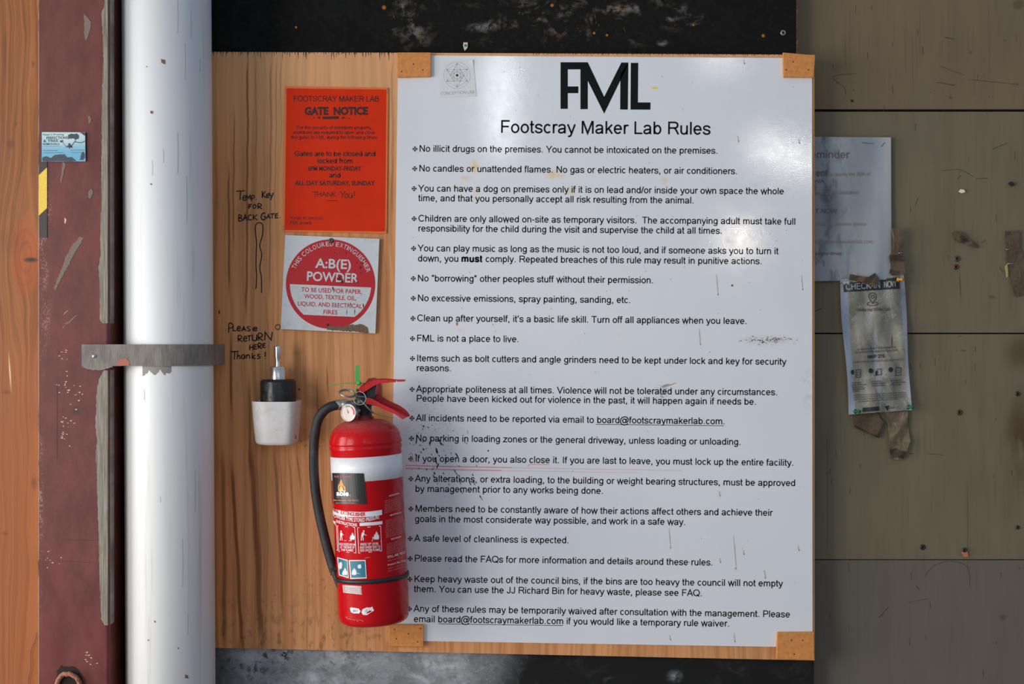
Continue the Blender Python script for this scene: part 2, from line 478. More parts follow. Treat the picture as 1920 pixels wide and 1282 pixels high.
def hand(items, wd):
    ms = []
    for c, x0, y0, x1, y1 in items:
        for st in HW[c]:
            P = [(x0 + a * (x1 - x0), y0 + b * (y1 - y0)) for a, b in st]
            ms.append(ribbon(P if c in 'TEFKLMNHAY' else smoothline(P, 3), wd * random.uniform(.85, 1.1)))
    return join2(*ms)

# ------------------------------------------------------------------ depths
Y_BEIGE, Y_BACK, Y_PLY, Y_SHEET = 0.032, 0.0, -0.016, -0.0195
def onto(d): return lambda x, y: W(x, y, d)

# ------------------------------------------------------------------ THE SETTING
# beige panelled wall at the right: four wide boards with open joints
def wall_right():
    loc = (0.75, Y_BEIGE, 0); g = G('beige_painted_boards', 0.62, spec=0.35)
    u, v = g.uv(loc, Y_BEIGE)
    n1 = g.noise(g.vec(u * 0.02, v * 0.004), 1.0, 5)
    n2 = g.noise(g.vec(u * 0.25, v * 0.008), 1.0, 4)
    n3 = g.noise(g.vec(u * 0.006, v * 0.006), 1.0, 3)
    n4 = g.noise(g.vec(u * 0.9, v * 0.9), 1.0, 2)
    top = g.sm(v, 209, 206)
    low = g.sm(v, 1047, 1050)
    c = g.mix(top, alb(98, 90, 72), alb(102, 87, 66))
    c = g.mix(low, c, alb(90, 83, 75))
    c = g.mix(g.sm(n1, .35, .75) * 0.35, c, alb(78, 68, 52))
    c = g.mix(g.sm(n2, .5, .8) * 0.35, c, alb(70, 60, 46))
    c = g.mix(g.sm(n3, .5, .8) * 0.4, c, alb(84, 80, 66))
    c = g.mix(g.sm(n4, .66, .78) * 0.35, c, alb(60, 50, 38))
    st = g.blob(u, v, 1912, 820, 45, 130, 0.9) * g.sm(g.noise(g.vec(u * .03, v * .012), 1, 4), .3, .65)
    st = st + g.blob(u, v, 1915, 660, 45, 50, 0.9) * 0.8
    c = g.mix(g.m('MINIMUM', st * 0.8, 1.0), c, alb(62, 40, 20))
    c = g.mix(g.streak(u, v, 1799, 500, 1802, 575, 1.6) * 0.7, c, alb(50, 32, 20))
    c = g.mix(g.streak(u, v, 1551, 800, 1551, 1045, 1.5) * 0.5, c, alb(60, 45, 28))
    c = g.mix(g.streak(u, v, 1815, 900, 1814, 1090, 1.3) * 0.5, c, alb(70, 48, 26))
    c = g.mix(g.streak(u, v, 1631, 970, 1631, 1010, 1.5) * 0.5, c, alb(70, 48, 26))
    for xs, ya, yb in ((1697, 40, 140), (1724, 0, 110), (1710, 60, 170), (1584, 60, 130), (1854, 0, 140)):
        c = g.mix(g.streak(u, v, xs, ya, xs + 2, yb, 1.2, 20) * 0.35, c, alb(60, 46, 30))
    for x, y, rx, ry in ((1910, 8, 14, 14), (1884, 75, 4, 3), (1820, 98, 4, 4), (1782, 183, 5, 4), (1800, 630, 6, 2), (1806, 657, 8, 3), (1860, 557, 8, 4), (1880, 1157, 8, 8)):
        c = g.mix(g.blob(u, v, x, y, rx, ry) * 0.5, c, alb(62, 50, 36))
    g.color(c)
    g.bump(n2 * 0.5 + n4 * 0.3, 0.12, 0.001)
    scr = flat('scratch_dark', alb(62, 52, 42), 0.8)
    gap = flat('board_edge_dark', alb(26, 19, 12), 0.9)
    mb = MB()
    y1 = Y_BEIGE + 0.02
    x0 = W(1380, 0, Y_BEIGE).x; x1 = W(3000, 0, Y_BEIGE).x
    zs = [2.9] + [W(0, p, Y_BEIGE).z for p in (207, 625, 1049)] + [0.0]
    hg = (0.0026, 0.0014, 0.0009)
    for i in range(4):
        zt = zs[i] - (hg[i - 1] if i else 0); zb = zs[i + 1] + (hg[i] if i < 3 else 0)
        mb.box(x0, x1, Y_BEIGE, y1, zb, zt, 0)
    mb.box(x0, x1, y1, y1 + 0.01, 0, 2.9, 2)
    fn = onto(Y_BEIGE - 0.0003)
    for P, wd in (([(1606,138),(1570,141),(1562,147),(1570,154),(1583,164),(1586,178)], 1.0), ([(1816,149),(1847,152),(1888,156),(1912,159)], .8),
                  ([(1771,70),(1788,73)], 1.6), ([(1757,154),(1790,160)], 1.4), ([(1763,123),(1783,132),(1808,140)], .7), ([(1766,320),(1800,318),(1826,332)], .8),
                  ([(1794,336),(1802,328)], 1), ([(1830,335),(1852,334)], 1.3), ([(1528,583),(1540,578)], 2), ([(1648,1158),(1666,1138)], 1.3), ([(1700,1130),(1740,1122)], .7),
                  ([(1718,1098),(1724,1106)], 1.5), ([(1734,1080),(1752,1060),(1785,1052),(1815,1064),(1818,1100)], .8), ([(1840,455),(1848,450)], 1), ([(1705,851),(1712,850)], 1.6),
                  ([(1738,850),(1770,853)], .9), ([(1880,510),(1874,500)], 1), ([(1716,385),(1722,370)], .8), ([(1860,280),(1888,268)], 1.2)):
        mb.flat2(ribbon(smoothline(P), wd), fn, 1)
    for _ in range(70):
        x = random.uniform(1535, 1915); y = random.uniform(5, 1275); L = random.uniform(3, 16)
        mb.flat2(ribbon([(x, y), (x + random.uniform(-1, 1), y + L)], random.uniform(.5, 1.0)), fn, 1)
    structure('wall_right', mb, [g.mat, scr, gap], loc)
wall_right()

def wall_back():
    loc = (0, 0, 0); g = G('black_painted_panel', 0.7, spec=0.15)
    u, v = g.uv(loc, 0)
    n1 = g.noise(g.vec(u * 0.016, v * 0.022), 1.0, 8, 0.68, 0.6)
    n2 = g.noise(g.vec(u * 0.08, v * 0.08), 1.0, 5, 0.6)
    n3 = g.noise(g.vec(u * 0.007, v * 0.010), 1.0, 4, 0.6)
    n4 = g.noise(g.vec(u * 0.05, v * 0.03, 7.0), 1.0, 6, 0.65, 1.0)
    blk = g.mix(g.sm(n2, .4, .8), alb(13, 13, 12), alb(24, 21, 18))
    reg = g.m('MINIMUM', g.blob(u, v, 770, 40, 80, 75, 1.0) + g.blob(u, v, 960, 30, 130, 85, 1.0) + g.blob(u, v, 1130, 25, 170, 95, .9) + g.blob(u, v, 1290, 35, 80, 40, 1.0), 1.0)
    blk = g.mix(g.sm(n1, .50, .70) * g.sm(n2, .36, .62) * reg * .8, blk, alb(112, 104, 92))
    blk = g.mix(g.sm(n4, .62, .72) * reg * 0.7, blk, alb(120, 80, 44))
    for x, y, r in ((555, 51, 3), (1114, 62, 3.2), (1138, 66, 3), (1431, 67, 4), (1300, 47, 2.5), (720, 14, 5), (1035, 10, 4)):
        blk = g.mix(g.blob(u, v, x, y, r, r), blk, alb(140, 88, 32))
    wisp = g.m('MINIMUM', g.blob(u, v, 1287, 22, 16, 22, .8) + g.blob(u, v, 1262, 35, 18, 8, .8) + g.blob(u, v, 1195, 12, 10, 20, .9) + g.blob(u, v, 1241, 80, 14, 10, .9) + g.blob(u, v, 755, 25, 5, 24, .9) + g.blob(u, v, 768, 63, 10, 8, .9) + g.blob(u, v, 905, 52, 40, 12, .9), 1.0)
    blk = g.mix(wisp * g.sm(n1, .42, .62) * g.sm(n2, .34, .6) * 0.6, blk, alb(125, 125, 128))
    # lower part: bare grey sheet at the left, paint at the right
    gry = g.mix(g.sm(n1, .38, .68), alb(112, 116, 120), alb(158, 163, 170))
    gry = g.mix(g.sm(n3, .42, .62) * 0.55, gry, alb(96, 98, 102))
    gry = g.mix(g.sm(n2, .46, .7) * .5, gry, alb(84, 86, 90)); gry = g.mix(g.sm(g.noise(g.vec(u * .2, v * .2, 3.0), 1.0, 4, .65), .54, .7) * .4, gry, alb(170, 174, 180))
    dk = g.m('MINIMUM', g.blob(u, v, 525, 1228, 46, 24, .9) + g.blob(u, v, 460, 1245, 90, 60, 1.0) * 0.8 + g.blob(u, v, 640, 1232, 50, 26, 1.0) * 0.7, 1.0)
    gry = g.mix(g.sm(n4 * 0.6 + n2 * 0.5, .56, .66) * dk, gry, alb(36, 31, 27))
    gry = g.mix(g.sm(u, 470, 400) * 0.65, gry, alb(44, 44, 44))
    edge = u + (n4 - 0.5) * 60 + g.sm(v, 1200, 1300) * 20
    low = g.mix(g.sm(edge, 880, 1010), gry, g.mix(g.sm(n1, .5, .72), alb(26, 26, 26), alb(58, 58, 58)))
    low = g.mix(g.sm(edge, 985, 1000) * 0.6, low, alb(22, 22, 22))
    low = g.mix(g.blob(u, v, 1265, 1268, 20, 16, .9) * g.sm(n1, .4, .6), low, alb(112, 118, 122))
    low = g.mix(g.blob(u, v, 1145, 1275, 18, 10, .9) * g.sm(n1, .4, .6), low, alb(90, 95, 98))
    g.color(g.mix(g.sm(v, 600, 601), blk, low))
    g.rough(g.sm(n1, .3, .7, .6, .85))
    g.bump(n1 + n2 * 0.4, 0.2, 0.001)
    edge_m = flat('raw_ply_edge', alb(132, 92, 46), 0.8, wear=.5)
    mb = MB()
    zm = W(0, 640, 0).z
    mb.box(W(-900, 0).x, W(1493, 0).x, 0, 0.022, zm, 2.9, 0)
    mb.box(W(-900, 0).x, W(1526, 0).x, 0, 0.022, 0, zm, 0)
    for k in range(26):      # splintered raw edge of the panel
        y = k * 4.2 + random.uniform(-1, 1)
        wd = random.choice((0.8, 1.2, 2.0, 3.0)) * (0.6 if y < 15 else 1)
        mb.prism([(1492.5, y), (1493 + wd, y + 1), (1493 + wd * .7, y + 3.5), (1492.5, y + 4.2)], 0.0005, 0.02, 1)
    structure('wall_back', mb, [g.mat, edge_m], loc)
wall_back()

def floor():
    g = G('concrete_floor', 0.8); x, y, z = g.obj()
    n = g.noise(g.vec(x, y, z), 3.0, 6)
    g.color(g.mix(n, (.20, .195, .19, 1), (.34, .33, .32, 1)))
    mb = MB(); mb.box(-6, 6, -7, 0.06, -0.1, 0)
    structure('floor', mb, [g.mat], (0, 0, 0))
floor()

# ------------------------------------------------------------------ timber post at the far left
def timber_post():
    d = -0.165; loc = W(0, 641, d); loc.z = 0
    g = G('oiled_timber', 0.55, spec=0.35); u, v = g.uv(loc, d)
    kx = (u - 48); ky = (v - 482)
    r = g.m('SQRT', kx * kx * 1.6 + ky * ky * 0.25)
    pull = g.sm(r, 110, 5)
    warp = g.noise(g.vec(u * .01, v * .0022), 1.0, 3)
    uu = u + (warp - 0.5) * 60 + pull * kx * -0.9
    ring = g.noise(g.vec(uu * 0.16, v * 0.0012), 1.0, 2, 0.5)
    fine = g.noise(g.vec(uu * 0.9, v * 0.006), 1.0, 3)
    big = g.noise(g.vec(u * .02, v * .006, 3.0), 1.0, 3)
    c = g.mix(g.sm(ring, .30, .70), alb(94, 54, 26), alb(124, 77, 41))
    c = g.mix(g.sm(fine, .45, .8) * 0.45, c, alb(82, 44, 22))
    c = g.mix(g.sm(big, .45, .75) * 0.4, c, alb(110, 74, 52))
    c = g.mix(g.sm(v, 500, 900) * 0.5, c, alb(128, 68, 28))
    c = g.mix(g.sm(r, 46, 24) * 0.55, c, alb(130, 62, 26))
    knot = g.m('SINE', r * 0.55)
    c = g.mix(g.sm(r, 40, 18) * g.sm(knot, .1, .9) * 0.35, c, alb(96, 52, 30))
    c = g.mix(g.blob(u, v, 58, 487, 20, 7, .8), c, alb(50, 32, 22))
    c = g.mix(g.blob(u, v, 20, 452, 42, 40, .9) * g.sm(fine, .42, .6) * .6, c, alb(70, 46, 32))
    for x, y, rx, ry in ((10, 100, 4, 80), (30, 232, 4, 6), (12, 735, 12, 6), (64, 905, 9, 20), (10, 1000, 8, 6), (62, 120, 5, 10), (20, 270, 12, 14)):
        c = g.mix(g.blob(u, v, x, y, rx, ry, .9) * .6, c, alb(70, 44, 30))
    c = g.mix(g.streak(u, v, 16, 660, 21, 735, 2) * .7, c, alb(220, 180, 140))
    g.color(c); g.bump(ring + fine * .4, 0.18, 0.001)
    mb = MB(); mb.box(W(-260, 0, d).x, W(72, 0, -0.2).x - .0004, d, 0.0, 0, 2.9)
    o = solo('timber_post', mb, [g.mat], loc, 'orange-brown timber post with a dark knot at the far left edge', 'post')
timber_post()

# ------------------------------------------------------------------ red steel column
YC = -0.2
def steel_column():
    loc = W(135, 641, YC); loc.z = 0
    g = G('worn_red_paint', 0.5, spec=0.4); u, v = g.uv(loc, YC)
    n1 = g.noise(g.vec(u * .03, v * .012), 1.0, 6, .6)
    n2 = g.noise(g.vec(u * .35, v * .2), 1.0, 4, .6)
    n3 = g.noise(g.vec(u * .012, v * .006, 5.0), 1.0, 3)
    c = g.mix(g.sm(n1, .35, .7), alb(74, 33, 31), alb(93, 46, 43))
    c = g.mix(g.sm(n2, .54, .74) * .5, c, alb(58, 28, 26)); n5 = g.noise(g.vec(u * .5, v * .5, 2.0), 1.0, 3, .7); c = g.mix(g.sm(n5, .64, .76) * .45, c, alb(120, 84, 76))
    c = g.mix(g.sm(v, 950, 1200) * g.sm(n3, .3, .7) * .7, c, alb(84, 30, 30))
    c = g.mix(g.sm(v, 320, 120) * .35, c, alb(76, 42, 38))
    # scuffed pale paint near the left edge
    sc = g.sm(n2 * .6 + n1 * .5, .57, .68)
    c = g.mix(g.m('MINIMUM', g.blob(u, v, 82, 420, 22, 140, .8) + g.blob(u, v, 84, 600, 16, 160, .9) * .7 + g.blob(u, v, 76, 960, 8, 260, .9), 1.0) * sc * .7, c, alb(142, 116, 108))
    c = g.mix(g.sm(u, 73.5, 71.5) * g.sm(n1, .35, .5) * .8, c, alb(206, 180, 150))
    c = g.mix(g.blob(u, v, 145, 770, 24, 16, .9) * g.sm(n1, .4, .55) * .8, c, alb(48, 36, 31))
    c = g.mix(g.blob(u, v, 110, 900, 26, 90, .9) * g.sm(n2, .6, .75) * .8, c, alb(70, 50, 46))
    c = g.mix(g.blob(u, v, 97, 955, 7, 18, .8) * .6, c, alb(80, 36, 36))
    g.color(c); g.rough(g.sm(n1, .3, .7, .4, .62)); g.bump(n2 * .5 + n1 * .3, .22, .001)
    g2 = G('grey_brushed_paint', 0.55); u, v = g2.uv(loc, YC)
    nb = g2.noise(g2.vec(u * .7, v * .012), 1.0, 4); nb2 = g2.noise(g2.vec(u * .05, v * .02), 1.0, 3)
    c2 = g2.mix(g2.sm(nb, .35, .65), alb(84, 79, 74), alb(124, 119, 112))
    c2 = g2.mix(g2.sm(nb2, .5, .7) * .4, c2, alb(92, 74, 62))
    g2.color(c2).bump(nb, .4, .001)
    smear = flat('grey_paint_smear', alb(104, 90, 84), .7, wear=.35, scale=900)
    pale = flat('chipped_paint', alb(190, 165, 150), .7, wear=.5, scale=1200)
    dark = flat('rusty_hole', alb(30, 22, 19), .9)
    rust = flat('rust_lump', alb(136, 88, 70), .8, wear=.6, scale=250, bump=.6)
    root = thing('steel_column', 'dull red painted steel column with a brushed grey right edge', 'column', loc)
    xl = W(72, 0, YC).x; xr = W(205, 0, YC).x; xe = W(201, 0, YC).x
    mb = MB()
    # web-and-flange section in plan, extruded floor to roof, rounded right corner
    rad = 0.006
    plan = [(xl, YC)] + [(xr - rad + rad * math.sin(a), YC + rad - rad * math.cos(a)) for a in [math.pi / 2 * i / 6 for i in range(7)]]
    plan += [(xr, -0.03), (xr - 0.05, -0.012), (xl, -0.012)]
    n = len(plan)
    vs = [(x, y, 0.0) for x, y in plan] + [(x, y, 2.9) for x, y in plan]
    mb.add(vs, [[i, (i + 1) % n, n + (i + 1) % n, n + i] for i in range(n)] + [list(range(n - 1, -1, -1)), list(range(n, 2 * n))], 0)
    part('shaft', mb, [g.mat], root)
    # brushed grey paint down the right edge
    mb = MB(); fn = onto(YC - 0.0004)
    def stripe(pts):
        P = []
        for i in range(len(pts) - 1):
            (y0, a0), (y1, a1) = pts[i], pts[i + 1]
            m = max(2, int((y1 - y0) / 5))
            for k in range(m):
                t = k / m; P.append((a0 + (a1 - a0) * t + random.uniform(-.8, .8), y0 + (y1 - y0) * t))
        P.append((pts[-1][1], pts[-1][0]))
        for i in range(len(P) - 1):
            (a, b), (c_, d_) = P[i], P[i + 1]
            mb.flat2(poly2((a, b), (c_, d_), (201.5, d_), (201.5, b)), fn, 0)
            q = [W(201.5, b, YC - .0004), W(201.5, d_, YC - .0004)]
            r_ = [Vector((xr + .0004, YC + .006, q[0].z)), Vector((xr + .0004, YC + .006, q[1].z))]
            e_ = [Vector((xr + .0004, YC + .028, q[0].z)), Vector((xr + .0004, YC + .028, q[1].z))]
            mb.add([q[0], q[1], r_[1], r_[0]], [(0, 1, 2, 3)], 0); mb.add([r_[0], r_[1], e_[1], e_[0]], [(0, 1, 2, 3)], 0)
    stripe([(-120, 195), (10, 196), (25, 190), (60, 192), (110, 194), (180, 191), (240, 191), (320, 190), (380, 190), (440, 188), (470, 189), (500, 185), (540, 187), (598, 187), (606, 192)])
    stripe([(694, 195), (712, 185), (740, 181), (800, 179), (830, 182), (850, 179), (880, 181), (940, 183), (1000, 185), (1060, 186), (1100, 187), (1160, 190), (1172, 196)])
    part('edge_stripe', mb, [g2.mat], root, 'rough grey paint stripe along the right edge')
    # scuffs
    mb = MB()
    for P, mi in (([(150,443),(156,446),(152,456),(140,474),(128,498),(115,522),(104,545),(101,540),(112,512),(124,480),(138,456)], 0),
              ([(158,26),(164,32),(172,42),(167,62),(162,78),(158,66),(157,46)], 0), ([(118,303),(123,306),(119,326),(115,346),(113,338)], 0),
              ([(166,358),(172,354),(175,360),(170,372),(166,370)], 0), ([(119,590),(131,578),(124,586)], 1), ([(120,608),(145,590),(130,606)], 0), ([(116,615),(128,602),(120,614)], 0),
              ([(165,220),(169,216),(171,228),(167,234)], 0), ([(120,408),(124,412),(122,420)], 1)):
        mb.flat2(ragged(P, .9, 4), fn, mi)
    for _ in range(60):
        x, y = random.choice(((118, 715), (130, 735), (142, 750), (126, 790), (118, 820), (120, 665), (140, 735), (98, 1050), (165, 1235)))
        x += random.gauss(0, 9); y += random.gauss(0, 9)
        if not 76 < x < 186: continue
        mb.flat2(ragged([(x, y), (x + random.uniform(1, 6), y - 1), (x + random.uniform(1, 5), y + 1.4)], .5, 2), fn, 1)
    for P in ([(105,655),(112,660),(108,664)], [(116,1012),(178,1013)], [(116,1052),(170,1054)], [(107,725),(107,860)]):
        mb.flat2(ribbon(P, .7), fn, 2)
    part('scuff_marks', mb, [smear, pale, flat('old_scratch', alb(66, 32, 30), .7)], root)
    # torn rusty dent near the floor end of the view
    mb = MB()
    mb.flat2(ragged([(106,1258),(116,1248),(138,1250),(152,1262),(150,1310),(108,1310)], 2, 4), onto(YC - .0006), 0)
    cpt = W(130, 1284, YC)
    pts = []
    for i in range(14):
        a = math.pi * i / 13
        pts.append(cpt + Vector((-0.021 * math.cos(a), -0.006 + random.uniform(-.002, .002), 0.022 * math.sin(a) + random.uniform(-.001, .001))))
    mb.tube(pts, 0.0045, 8, 1)
    part('rusty_dent', mb, [dark, rust], root, 'torn rusty dent')
steel_column()

# ------------------------------------------------------------------ white pipe and its strap
PD = -0.12; KP = (D + PD) / D
PR = 81.7 * S * KP
P0 = W(312.7, 0, PD); P1 = W(320.3, 1282, PD)
def pipe_axis(z):
    t = (z - P0.z) / (P1.z - P0.z); return Vector((P0.x + (P1.x - P0.x) * t, PD, z))
def pipe():
    a = pipe_axis(0.0); b = pipe_axis(2.9)
    g = G('white_pipe_plastic', 0.38, spec=0.45); x, y, z = g.obj()
    n1 = g.noise(g.vec(x * 60, y * 60, z * 2.5), 1.0, 5, .6)
    n2 = g.noise(g.vec(x * 14, y * 14, z * 1.2), 1.0, 4)
    n3 = g.noise(g.vec(x * 160, y * 160, z * 30), 1.0, 3)
    c = g.mix(g.sm(n2, .4, .75) * .5, (.80, .80, .785, 1), (.69, .72, .745, 1))
    c = g.mix(g.sm(n1, .56, .76) * .45, c, (.52, .49, .45, 1))
    c = g.mix(g.sm(n3, .74, .8) * .6, c, (.42, .33, .25, 1))
    g.color(c); g.rough(g.sm(n2, .3, .7, .34, .5))
    mark = flat('dirt_mark', alb(96, 78, 58), .8)
    faint = flat('pencil_scuff', alb(150, 146, 140), .8)
    smear = flat('strap_paint', alb(116, 112, 108), .6, wear=.3, scale=500)
    ax = (b - a).normalized()
    rot = Vector((0, 0, 1)).rotation_difference(ax).to_matrix()
    M = Matrix.Translation(a) @ rot.to_4x4(); L = (b - a).length
    mb = MB()
    mb.lathe([(PR - .004, 0), (PR, 0), (PR, L), (PR - .004, L)], M, 96)
    Mi = M.inverted()
    def wrap(px, py, eps=0.0004):
        o = Mi @ CAM; d = (Mi.to_3x3() @ (W(px, py, 0) - CAM))
        R = PR + eps
        A_ = d.x**2 + d.y**2; B = o.x * d.x + o.y * d.y; C = o.x**2 + o.y**2 - R * R
        q = max(0.0, B * B - A_ * C); t = (-B - math.sqrt(q)) / A_
        return M @ (o + d * t)
    for x_, y_, r in ((306, 115, 4), (284, 210, 3), (283, 345, 1.6), (275, 125, 1.2), (290, 1165, 1.8), (334, 1215, 1.6), (350, 1268, 3.5), (278, 1200, 1.4)):
        mb.flat2(ragged([(x_ - r, y_ - r), (x_ + r, y_ - r * .6), (x_ + r * .8, y_ + r * 1.2), (x_ - r * .7, y_ + r * .8)], r * .25, 2), wrap, 1)
    for x_, ya, yb in ((333, 0, 62), (333, 248, 325), (358, 20, 70), (350, 330, 420), (285, 300, 330), (270, 730, 750), (366, 880, 960), (300, 930, 942), (342, 1010, 1100), (352, 1150, 1190), (375, 110, 135), (306, 280, 305), (347, 80, 150)):
        mb.flat2(ribbon([(x_, ya), (x_ + .8, (ya + yb) / 2), (x_ + .2, yb)], .8), wrap, 2)
    # paint that ran off the strap
    P = [(264, 684)] + [(264 + i * 3, 700 + 3.5 * math.sin(i * .9) + random.uniform(-2, 2) - (4 if i in (5, 12, 16) else 0)) for i in range(1, 20)] + [(326, 684)]
    for i in range(1, len(P) - 2):
        mb.flat2(poly2(P[i], P[i + 1], (P[i + 1][0], 684), (P[i][0], 684)), wrap, 3)
    o = solo('drain_pipe', mb, [g.mat, mark, faint, smear], a, 'tall scuffed white plastic pipe between red column and plywood', 'pipe')
    # the mesh was made in world space around its base
    return wrap
pipe_wrap = pipe()

def strap():
    zt = W(0, 645.5, -0.205).z; zb = W(0, 686, -0.205).z
    g = G('grey_painted_strap', 0.6, spec=.35); x, y, z = g.obj()
    n1 = g.noise(g.vec(x * 90, y * 90, z * 30), 1.0, 4); n2 = g.noise(g.vec(x * 500, y * 500, z * 60), 1.0, 3)
    c = g.mix(g.sm(n1, .35, .7), alb(108, 104, 100), alb(90, 86, 84))
    c = g.mix(g.sm(n2, .6, .75) * .3, c, alb(80, 76, 74))
    g.color(c).bump(n2 + n1, .4, .001)
    rust = flat('bare_primer', alb(150, 92, 74), .7, wear=.3, scale=800)
    loc = W(160, 665, -0.2); root = thing('pipe_strap', 'grey painted metal strap holding the white pipe to the red column', 'strap', loc)
    mb = MB(); t = 0.002
    cx = pipe_axis((zt + zb) / 2).x
    R = PR + 0.0015
    yf = PD - R
    path = [(W(153.5, 0, yf).x, yf), (W(200, 0, yf).x, yf)]
    path += [(cx + R * math.sin(a), PD - R * math.cos(a)) for a in [math.pi / 2 * i / 16 for i in range(17)]]
    path += [(cx + R, -0.03)]
    n = len(path)
    # outward offset for thickness
    m = ribbon(path, 2 * t)
    out = [m[0][2 * i + 1] for i in range(n)]
    vs = []
    for x_, y_ in path: vs += [(x_, y_, zb), (x_, y_, zt)]
    for x_, y_ in out: vs += [(x_, y_, zb), (x_, y_, zt)]
    o = 2 * n; fs = []
    for i in range(n - 1):
        a = 2 * i; b = 2 * i + 2
        fs += [(a, b, b + 1, a + 1), (o + a, o + a + 1, o + b + 1, o + b), (a + 1, b + 1, o + b + 1, o + a + 1), (a, o + a, o + b, b)]
    fs += [(0, 1, o + 1, o), (2 * n - 2, o + 2 * n - 2, o + 2 * n - 1, 2 * n - 1)]
    mb.add(vs, fs, 0)
    fr = yf - t - .0006
    # ragged skirt of dried paint under the left end, and a bare patch
    P = [(155, 684)] + [(155 + i * 4, 689 + 5 * math.sin(min(i, 14) * .23) * (1 if i < 12 else .3) + random.uniform(-1, 1)) for i in range(15)] + [(211, 684)]
    for i in range(1, len(P) - 2):
        mb.flat2(poly2(P[i], P[i + 1], (P[i + 1][0], 684), (P[i][0], 684)), onto(yf - .0012), 0)
    mb.flat2(ragged([(219, 678), (226, 673), (236, 672), (243, 678), (241, 685), (222, 686)], .8, 2), onto(fr), 1)
    part('band', mb, [g.mat, rust], root)
    sb = MB(); c0 = W(176.5, 667.5, yf - t)
    M = Matrix.Translation(c0) @ Matrix.Rotation(math.pi / 2, 4, 'X')
    sb.lathe([(0.0001, .0028), (.002, .0026), (.0036, .0014), (.004, 0)], M, 16)
    part('screw_head', sb, [flat('bright_screw', (.62, .6, .56, 1), .3, .9)], root, 'small bright screw head')
strap()

# card and hazard tape on the column
def card():
    d = YC - 0.0035; q = [(78.5, 247.5), (159.5, 248), (160.3, 302.5), (78, 303)]
    loc = W(119, 275, d)
    root = thing('business_card', 'small blue business card with tree silhouettes on the red column', 'card', loc)
    g = G('card_print', .35); u, v = g.uv(loc, d)
    c = g.mix(g.sm(v, 250, 292), (.50, .66, .68, 1), (.16, .44, .62, 1))
    c = g.mix(g.blob(u, v, 122, 260, 40, 18, .9) * .6, c, (.66, .74, .72, 1)); g.color(c)
    mb = MB(); mb.prism([q[0], q[1], q[2], q[3]], d, d + .0008)
    part('card_stock', mb, [g.mat], root)
    ink = flat('card_ink', (.05, .06, .08, 1), .5); dim = flat('card_dim_ink', (.08, .2, .28, 1), .5)
    fn = onto(d - .0003); mb = MB()
    mb.flat2(humanist('Peter\u2019s Pruning', 80.5, 254, 119.5, 253.6, 3.4), fn, 0)
    mb.flat2(humanist('PERFECTIONS', 87, 261, 127, 260.4, 5, .01), fn, 0)
    mb.flat2(humanist('& TREE', 81, 266.6, 109, 266, 4.6, .01), fn, 0)
    mb.flat2(humanist('REMOVALS', 80.5, 271.6, 111, 271.4, 3.2, .01), fn, 0)
    mb.flat2(ribbon([(80.5, 274.2), (112, 274)], .5), fn, 1)
    mb.flat2(ribbon([(81, 282.2), (108, 282)], 1.2), fn, 1); mb.flat2(ribbon([(81, 286.4), (119, 286)], 1.0), fn, 1)
    mb.flat2(ribbon([(132, 281.5), (158, 281)], 1.0), fn, 1); mb.flat2(ribbon([(133, 286), (158, 285.4)], .9), fn, 1)
    part('lettering', mb, [ink, dim], root)
    mb = MB()
    mb.flat2(ragged([(79,295),(87,293),(96,296),(103,290),(110,289.4),(121,289.2),(126,295),(134,294.4),(140,299),(143,302),(79,302.6)], .5, 3), fn, 0)
    mb.flat2(ragged([(150,297),(152,288),(156,284),(158.5,288),(158.8,297),(155,300),(150,300)], .6, 2), fn, 0)
    mb.flat2(ragged([(129,252),(134,250),(139,252),(144,250.5),(148,253),(147,260),(141,262),(136,259),(128,261),(127,256)], .7, 2), fn, 0)
    mb.flat2(ragged([(150,248.4),(159,248.4),(159,255),(155,252)], .5, 2), fn, 0)
    mb.flat2(ribbon(smoothline([(159,264),(154,267),(146,267),(140,266),(136,271),(131,276)]), 1.3), fn, 0)
    mb.flat2(ribbon(smoothline([(142,262),(140,266)]), 1), fn, 0)
    mb.flat2(ragged([(112,263.5),(118,263),(119,265),(115,267.5),(112,265.4)], .4, 2), fn, 0)
    mb.flat2(ribbon([(117,266),(123,274),(130,273)], .6), fn, 0)
    mb.flat2(ragged([(128,268.5),(131,268),(133,272),(135.5,275),(135.5,278),(132,275.5),(130,279),(128.5,276),(122,276.2),(128,273.5)], .3, 2), fn, 0)
    part('tree_silhouettes', mb, [ink], root)
card()

def hazard():
    d = YC - 0.0012; loc = W(80, 375, d)
    root = thing('hazard_tape', 'short worn strip of black and yellow hazard tape below the business card', 'tape', loc)
    x0, x1 = 72.8, 88
    bl = flat('tape_black', alb(50, 42, 42), .55, wear=.2); ye = flat('tape_yellow', alb(208, 164, 62), .5, wear=.12)
    for q in ([(x0, 300), (x1, 300), (x1, 314), (x0, 328)], [(x0, 404), (x1, 390), (x1, 445.5), (x0 + .6, 445)]):
        mb = MB(); mb.prism(q, d, d + .0009)
        part('black_stripe', mb, [bl], root)
    mb = MB(); mb.prism([(x0, 328), (x1, 314), (x1, 390), (x0, 404)], d, d + .0009)
    part('yellow_stripe', mb, [ye], root, 'dirty yellow stripe')
hazard()

def loose_wire():
    loc = W(60, 1282, -0.168)
    mb = MB(); P = [W(x, y, -0.1685) for x, y in smoothline([(69, 1185), (66, 1198), (59, 1215), (57, 1230), (58, 1248), (54, 1268), (52, 1284), (50, 1330)])]
    mb.tube(P, .0009, 6)
    solo('loose_wire', mb, [flat('old_wire', alb(84, 60, 44), .6)], loc, 'thin brown wire hanging down the timber post near the red column', 'wire')
loose_wire()

